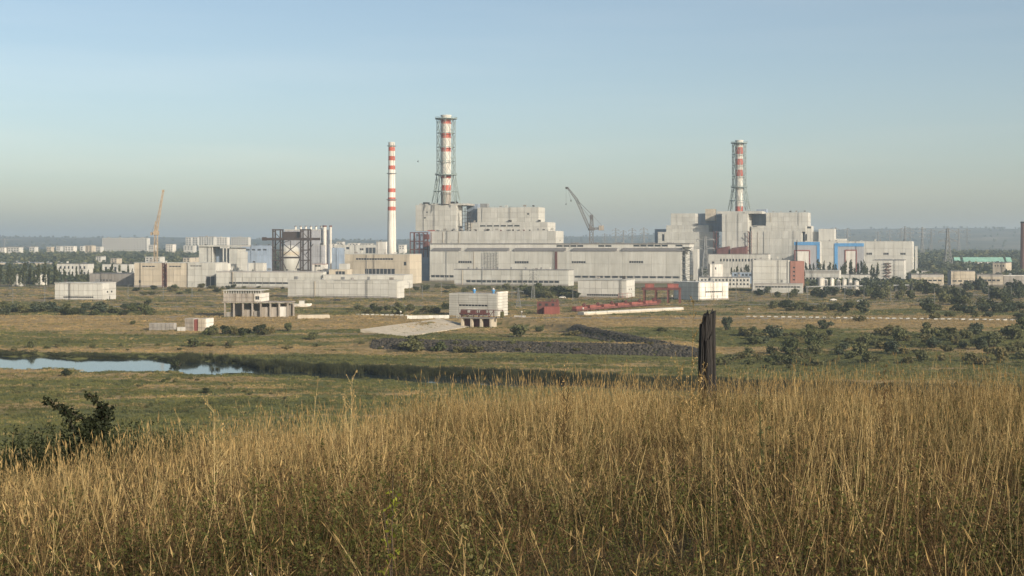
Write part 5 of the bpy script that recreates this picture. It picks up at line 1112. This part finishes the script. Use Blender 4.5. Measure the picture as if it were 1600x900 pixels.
n = 24000; Y = rs.uniform(640, 1160, n); X = rs.uniform(-.42, .42, n) * Y; dv = dryness(X, Y) + .15 * rs.normal(size=n); gap = wav(X * .3, Y, 44, 2.0) + .5 * rs.normal(size=n); keep = gap > -.75; X, Y, dv = X[keep], Y[keep], dv[keep]; n = len(X)
gn_scatter('rough_grass', np.stack([X, Y, G(X, Y) - .1], 1), rz(n), iso(rs.uniform(1.0, 2.6, n)) * np.array([1.4, 1.4, .62]), np.where(dv > .5, 4, np.where(dv < .12, 8, 0)) + rs.integers(0, 4, n), tg, 'patchy straw and olive rough grass of the yard before the plant', 'grass')
# far woods
fw = []
for i in range(5):
    lob = [(rs.normal() * .16, rs.normal() * .16, .5 + .2 * rs.normal() * .6, .28, .28, .3) for _ in range(4)] + [(0, 0, .3, .34, .34, .3)]
    V, Q_ = leafcloud(lob, 120, .26, rs); fw.append(np_mesh('far_tree', V, Q_, ['leaf_blue' if i < 3 else 'leaf_mid']))
P = []
def woods(n, x0, x1, D0, D1, hs):
    for i in range(n):
        D_ = rs.uniform(D0, D1); P.append(((rs.uniform(x0, x1) - CX) / F * D_, D_, rs.uniform(*hs)))
woods(2600, -120, 640, 1900, 2750, (9, 14)); woods(1500, -120, 640, 2750, 3400, (9, 14)); woods(1300, -120, 660, 3400, 4700, (10, 16)); woods(800, -80, 215, 1460, 1950, (7, 12)); woods(260, 240, 560, 1800, 2200, (8, 12))
woods(1300, 1430, 1720, 1750, 2700, (9, 16)); woods(1300, 1430, 1720, 2700, 4200, (9, 16)); woods(900, 880, 1440, 2300, 3600, (8, 14)); woods(260, 1420, 1680, 1290, 1700, (6, 11)); woods(160, 1255, 1440, 1150, 1240, (5, 8))
woods(900, -120, 1720, 4700, 8600, (9, 14)); woods(240, -60, 210, 1260, 1420, (5, 9))
P = np.array(P); n = len(P)
gn_scatter('far_woods', np.stack([P[:, 0], P[:, 1], G(P[:, 0], P[:, 1]) - .5], 1), rz(n), np.stack([P[:, 2] * rs.uniform(.9, 1.4, n), P[:, 2] * rs.uniform(.9, 1.4, n), P[:, 2]], 1), rs.integers(0, 5, n), fw, 'hazy blue-green woods between the plant, the town and the far hills', 'woods')
# scrub on the hillside beyond the crest at left, shade put into its colour

# --- the dry grass of the foreground hill
def weedlets(rng, n, h0, h1, rad, nl, ls):
    """thin stems set with small seed or leaf flakes"""
    V, Q_ = [], []
    for i in range(n):
        a_ = rng.random() * 6.283; q = rad * math.sqrt(rng.random()); b0 = np.array([math.cos(a_) * q, math.sin(a_) * q, 0]); h = rng.uniform(h0, h1); le = rng.normal(size=2) * .16
        top = b0 + h * np.array([le[0], le[1], 1]); sd = rng.normal(size=3) * np.array([1, 1, 0]); sd /= np.linalg.norm(sd); c0 = len(V); V += [b0 - sd * .0016, b0 + sd * .0016, top + sd * .0008, top - sd * .0008]; Q_.append((c0, c0 + 1, c0 + 2, c0 + 3))
        for k_ in range(nl):
            t_ = .35 + .65 * rng.random(); p = b0 + (top - b0) * t_ + rng.normal(size=3) * .022 * (1.25 - t_); d = rng.normal(size=3); d[2] = abs(d[2]); d /= np.linalg.norm(d); w = np.cross(d, rng.normal(size=3)); w /= np.linalg.norm(w); s2 = ls * rng.uniform(.5, 1.3)
            c0 = len(V); V += [p, p + d * s2 * .5 + w * s2 * .28, p + d * s2, p + d * s2 * .5 - w * s2 * .28]; Q_.append((c0, c0 + 1, c0 + 2, c0 + 3))
    return V, Q_
n = 520; X = rs.uniform(-15, -4.2, n); Y = 23.0 + rs.random(n) * 6 + np.maximum(0, X + 9) * .35
sc = []
for _ in range(4):
    V, Q_ = weedlets(rs, 46, .4, 1.5, .42, 24, .055); sc.append(np_mesh('scrub_clump', np.array(V), np.array(Q_), ['leaf_deep' if _ < 2 else 'leaf_dark']))  # hill shade on the herbs is put into their dark leaf colours
gn_scatter('hillside_scrub', np.stack([X, Y, G(X, Y) - .05], 1), rz(n, .08), iso(rs.uniform(.7, 1.05, n) * np.clip((-X - 2.0) / 5, .45, 1.1)), rs.integers(0, 4, n), sc, 'dark tall herbs coloured as if in shade just beyond the grassy crest at left', 'scrub')
def patch(kind):
    """a metre-wide patch of mixed dry grass"""
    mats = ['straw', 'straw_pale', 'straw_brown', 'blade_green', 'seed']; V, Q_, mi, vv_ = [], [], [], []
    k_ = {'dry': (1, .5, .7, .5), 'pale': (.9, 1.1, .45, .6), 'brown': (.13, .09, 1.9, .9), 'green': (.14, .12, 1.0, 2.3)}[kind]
    def add(mat, hmat, res):
        v, q = res[0], res[1]; h = res[2] if len(res) > 2 else [0] * len(q); n0 = len(V); V.extend(v); Q_.extend([tuple(n0 + i for i in f_) for f_ in q]); mi.extend([mats.index(hmat if hh else mat) for hh in h])
    R_ = .62
    add('straw', 'seed', blades(rs, int(42 * k_[0]), .34, .86, R_, .0034, .27, .22, 3, (.070, .0036, .8)))
    add('straw_pale', 'seed', blades(rs, int(22 * k_[1]), .5, .98, R_, .0038, .13, .12, 3, (.085, .0048, .85)))
    add('straw', 'seed', blades(rs, int(70 * k_[0]), .12, .50, R_, .0042, .42, .6, 3))
    add('straw_pale', 'seed', blades(rs, int(13 * k_[1]), .35, .85, R_, .0036, .8, .4, 3))
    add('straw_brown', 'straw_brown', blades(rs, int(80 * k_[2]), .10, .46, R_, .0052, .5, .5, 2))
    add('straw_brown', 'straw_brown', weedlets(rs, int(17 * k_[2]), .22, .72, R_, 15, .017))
    add('seed', 'seed', weedlets(rs, int(13 * k_[0]), .4, .85, R_, 13, .012))
    add('blade_green', 'blade_green', blades(rs, int(46 * k_[3]), .10, .42, R_, .0055, .3, .45, 2))
    add('blade_green', 'blade_green', weedlets(rs, int(8 * k_[3]), .2, .58, R_, 15, .026))
    V = np.array(V); V[:, 2] -= .03
    me = np_mesh('grass_patch', V, np.array(Q_), mats, mi)
    at = me.attributes.new('v', 'FLOAT', 'FACE'); at.data.foreach_set('value', np.clip(rs.beta(1.5, 1.7, len(Q_)), 0, 1).astype(np.float32)); return me
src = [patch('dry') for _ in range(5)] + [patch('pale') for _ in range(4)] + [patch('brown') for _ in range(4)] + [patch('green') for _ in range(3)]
n = 3000; Y = 1.2 + 31 * rs.random(n) ** .80; X = rs.uniform(-1, 1, n) * (.43 * Y + 2.0)
keep = (rs.random(n) < np.clip((.43 * Y + 2.0) / (.43 * 20 + 2), .0, 1) * 1.0 + .35) & (wav(X, Y, 2.9, .9) + .5 * wav(X, Y, 1.3, 2) + .25 * rs.normal(size=n) > np.where(Y < 11, -.62, -.95)); X, Y = X[keep], Y[keep]; n = len(X)
bog = wav(X, Y, 6.3) + .8 * wav(X, Y, 2.7, 1.4) + .45 * rs.normal(size=n); typ = np.where(bog > .7, 2, np.where(bog < -.7, 3, np.where(rs.random(n) < np.where(Y > 13, .55, .33), 1, 0)))
typ = np.where(rs.random(n) < np.clip(1.0 - (Y - 5) * .066 + .25 * ss(-1, -6, X), .06, .86), np.where(rs.random(n) < .44, 2, 3), typ)  # near patches browner and greener: more weeds, and shade put into the colour
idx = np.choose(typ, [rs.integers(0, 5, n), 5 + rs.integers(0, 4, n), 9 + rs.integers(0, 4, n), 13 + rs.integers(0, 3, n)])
hgt = np.clip(.76 + .42 * wav(X, Y, 4.6, 2) + .2 * wav(X, Y, 1.8, .5) + .12 * rs.normal(size=n), .28, 1.2) * np.where(typ == 2, .85, np.where(typ == 3, .88, 1)) * np.where(Y < 7, .85, 1)
tilt = rz(n, .05); tilt[:, 1] -= .03
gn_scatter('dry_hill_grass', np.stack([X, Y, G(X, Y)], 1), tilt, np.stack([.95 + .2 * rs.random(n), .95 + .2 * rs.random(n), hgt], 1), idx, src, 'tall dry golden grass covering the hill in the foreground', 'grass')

# --- charred post standing in the grass
D = 27.0; x = (1106 - CX) / F * D; z0_ = g(x, D); t = thing('charred_post', 'charred black wooden post with jagged top standing in the tall grass', 'post', (x, D, z0_)); H_ = CZ - (487 - HY) / F * D - z0_
def shard(cx, cy, rx, ry, h, seed, slant):
    """one weathered splinter of the post: fluted sides, broken slanting top"""
    rng = np.random.default_rng(seed); nseg, nr = 16, 26; vs_ = []; fs = []
    prof = 1 + .10 * rng.normal(size=nr); jag = rng.normal(size=nr) * .035; prof[nr // 3] *= .8; prof[nr // 2 + 3] *= .82
    for k_ in range(nseg + 1):
        t_ = k_ / nseg; wob = .012 * math.sin(5 * t_ + seed)
        for i in range(nr):
            a_ = 2 * math.pi * i / nr; ca, sa = math.cos(a_), math.sin(a_); e = 4.0
            sq_ = (abs(ca) ** e + abs(sa) ** e) ** (-1 / e); rr = sq_ * prof[i] * (1 + .035 * rng.normal())
            zt_ = h + slant * ca * sq_ + jag[i]; vs_.append((cx + wob + rx * rr * ca, cy + ry * rr * sa, -.2 + (zt_ + .2) * t_))
    for k_ in range(nseg):
        for i in range(nr): fs.append((k_ * nr + i, k_ * nr + (i + 1) % nr, (k_ + 1) * nr + (i + 1) % nr, (k_ + 1) * nr + i))
    vs_.append((cx, cy, h - .02)); tp = len(vs_) - 1; fs += [(nseg * nr + i, nseg * nr + (i + 1) % nr, tp) for i in range(nr)]
    return MB().add(vs_, fs)
shard(.028, 0, .120, .12, H_ - .035, 1, .04).build('main_stump', 'char', t); shard(-.108, .0, .058, .09, H_ - .23, 2, .05).build('side_splinter', 'char', t); shard(.0, -.11, .06, .03, H_ - .5, 5, .07).build('bark_strip', 'char', t)
# --- dark leafy bush leaning left on the slope
D = 24.0; x = (150 - CX) / F * D; t = thing('leafy_bush', 'dark leafy bush with one branch leaning left on the slope at far left', 'bush', (x, D, g(x, D) - .1)); s_ = D / F; zb = g(x, D) - .1
Pp = lambda px, py, dy=0.0: Vector(((px - 150) * s_, dy, CZ - (py - HY) * s_ - zb))
curves = [[(150, 700, 0), (152, 670, 0), (135, 655, -.1), (110, 640, -.15), (78, 624, -.2)], [(150, 700, 0), (156, 660, .1), (158, 640, .1), (138, 615, 0)], [(150, 700, 0), (145, 672, -.2), (125, 668, -.3), (112, 640, -.35)], [(150, 700, 0), (160, 670, .2), (163, 640, .2)]]
mb = MB(); lob = []
for cv in curves:
    pts = [Pp(*p) for p in cv]
    for i, (p, q) in enumerate(zip(pts[:-1], pts[1:])):
        mb.bar(p, q, .018 * (1 - i * .2), .018 * (.8 - i * .2), 6)
        for f_ in (.25, .6, .95):
            c_ = p.lerp(q, f_); rr = .11 if i < 2 else .085; lob.append((*c_, rr * 1.2, rr * 1.2, rr))
for c_ in ((150, 680), (158, 668), (150, 655), (140, 672), (160, 690), (132, 690)): lob.append((*Pp(*c_), .16, .16, .13))
mb.build('branch', 'bark', t); V, Q_ = leafcloud(lob, 2300, .062, rs, shell=.2); put('foliage', np_mesh('foliage', V, Q_, ['leaf_deep']), t)
# second dark tussock on the crest
D = 26; x = (428 - CX) / F * D; t = thing('herb_tussock', 'dark green feathery herb tussock on the crest left of centre', 'plant', (x, D, g(x, D))); s_ = D / F
v, q, h = blades(rs, 260, .7, 1.25, .32, .011, .22, .12, 3); put('foliage', np_mesh('foliage', np.array(v), np.array(q), ['leaf_blue']), t); v, q, h = blades(rs, 60, .4, .9, .3, .02, .25, .2, 3); put('stem', np_mesh('stem', np.array(v), np.array(q), ['leaf_dark']), t)
# --- single weeds
def weed(px, ytop, D, stem_mat, leaf_mat, label, nst, spread, nleaf, ls, fine=False, name='tall_weed', height=None):
    x = (px - CX) / F * D; z_ = g(x, D); H_ = CZ - (ytop - HY) / F * D - z_ if height is None else height; t = thing(name, label, 'plant', (x, D, z_)); mb = MB(); lv = []; rng = np.random.default_rng(int(px))
    for i in range(nst):
        a_ = rng.random() * 6.28; hh = H_ * (1 if i == 0 else rng.uniform(.6, .95)); sp = spread * (0.2 if i == 0 else rng.uniform(.4, 1)); p0 = Vector((0, 0, -.03))
        for j in range(5):
            f_ = (j + 1) / 5; p1 = Vector((math.cos(a_) * sp * f_ * f_, math.sin(a_) * sp * f_ * f_, hh * f_)); mb.bar(p0, p1, .0042 * (1.1 - .15 * j), .0042 * (.95 - .15 * j), 5)
            if j >= (1 if not fine else 0):
                for kk in range(5 if fine else 2):
                    b_ = rng.random() * 6.28; st = p0.lerp(p1, rng.random()); ln = (.24 if fine else .1) * (1.15 - f_ * .6) * rng.uniform(.6, 1.2); en = st + Vector((math.cos(b_) * ln * .6, math.sin(b_) * ln * .6, ln * .75)); mb.bar(st, en, .0020, .0012, 4, caps=False)
                    lv.append((st, en))
            p0 = p1
    setv(mb.build('stem', stem_mat, t).data); V = []; Q_ = []
    for (st, en) in lv:
        for kk in range(nleaf):
            c_ = st.lerp(en, rng.random() * .9 + .15); d = Vector(rng.normal(size=3)).normalized(); w = d.cross(Vector(rng.normal(size=3))).normalized(); s2 = ls * rng.uniform(.6, 1.3); n0 = len(V)
            V += [c_, c_ + d * s2 * .5 + w * s2 * .3, c_ + d * s2, c_ + d * s2 * .5 - w * s2 * .3]; Q_.append((n0, n0 + 1, n0 + 2, n0 + 3))
    put('leaves' if not fine else 'seed_sprays', setv(np_mesh('leaves', np.array([tuple(v) for v in V]), np.array(Q_), [leaf_mat])), t); return t
weed(1079, 470, 13.5, 'straw', 'seed', 'tall feathery yellow weed standing just left of the charred post', 3, .16, 9, .016, True)
weed(612, 738, 7.0, 'bark', 'leaf_yellow', 'small sapling with bright yellow-green leaves in the dry grass', 2, .05, 5, .030, name='sapling')
weed(765, 798, 6.0, 'blade_green', 'leaf_olive', 'pale green leafy weed low in the foreground grass', 5, .16, 5, .028, name='green_weed')
weed(335, 640, 9.5, 'straw_pale', 'seed', 'tall straw stalk rising above the crest left of centre', 2, .07, 5, .014, True, name='tall_stalk')
weed(547, 588, 13.0, 'straw_pale', 'seed', 'pair of tall pale stalks reaching up to the water line', 2, .10, 5, .016, True, name='tall_stalk')
weed(1190, 600, 12.0, 'leaf_dark', 'leaf_mid', 'dark green leafy herb right of the charred post in the grass', 3, .12, 5, .022, name='green_weed')
weed(395, 838, 5.6, 'straw', 'white_paint', 'weed with small white seed heads at lower left', 4, .12, 3, .011, name='white_seed_weed', height=.62)
weed(1385, 575, 14.0, 'straw_brown', 'straw_brown', 'brown branching seed stalk above the crest at the right', 3, .14, 6, .016, True, name='tall_stalk')
weed(880, 575, 14.0, 'straw_brown', 'seed', 'dry branching stalk above the crest right of the water glint', 3, .16, 5, .016, True, name='tall_stalk')
# --- bird
D = 260.0; t = thing('bird', 'tiny dark bird flying between the striped chimney and the taller stack', 'bird', ((653 - CX) / F * D, D, CZ - (252 - HY) / F * D), R(30))
mb = MB(); mb.lathe(0, 0, [(.01, -.2), (.06, -.12), (.075, 0), (.05, .12), (.035, .17), (.005, .22)], 10)
mb.add([(0, .07, .02), (0, .3, .06), (.12, .5, .0), (.1, .28, -.02), (0, .05, -.08), (0, -.07, .02), (0, -.3, .06), (.12, -.5, .0), (.1, -.28, -.02), (0, -.05, -.08)], [(0, 1, 3, 4), (1, 2, 3), (5, 9, 8, 6), (6, 8, 7)])
mb.build('body', 'bird_dark', t, rot=(R(60), 0, R(20)))

# ------------------------------------------------------------------ look-alikes of one group are told apart by their order from the left
def nth(i): return '%d%s' % (i, 'th' if 10 <= i % 100 <= 20 else {1: 'st', 2: 'nd', 3: 'rd'}.get(i % 10, 'th'))
by = {}
for o in scene.objects:
    if o.parent is None and o.get('group') and o.get('label'): by.setdefault(o['label'], []).append(o)
for lab, os_ in by.items():
    if len(os_) > 1:
        for i, o in enumerate(sorted(os_, key=lambda q: q.location.x / q.location.y)): o['label'] = lab + ', ' + ('leftmost one' if i == 0 else 'rightmost one' if i == len(os_) - 1 else nth(i + 1) + ' from the left')

# ------------------------------------------------------------------ haze: one closed box of thin even air
m = bpy.data.materials.new('haze'); m.use_nodes = True; nt = m.node_tree; nt.nodes.clear(); out = nt.nodes.new('ShaderNodeOutputMaterial'); pv = nt.nodes.new('ShaderNodeVolumePrincipled')
pv.inputs['Color'].default_value = (0.72, 0.87, 1.0, 1); pv.inputs['Density'].default_value = 1.2e-4; pv.inputs['Anisotropy'].default_value = 0.25
nt.links.new(pv.outputs['Volume'], out.inputs['Volume']); M['haze'] = m
tag(MB().box(-9600, 9600, -220, 14600, -9, 178).build('haze', 'haze'), 'thin pale haze over the whole valley', 'haze', kind='stuff')
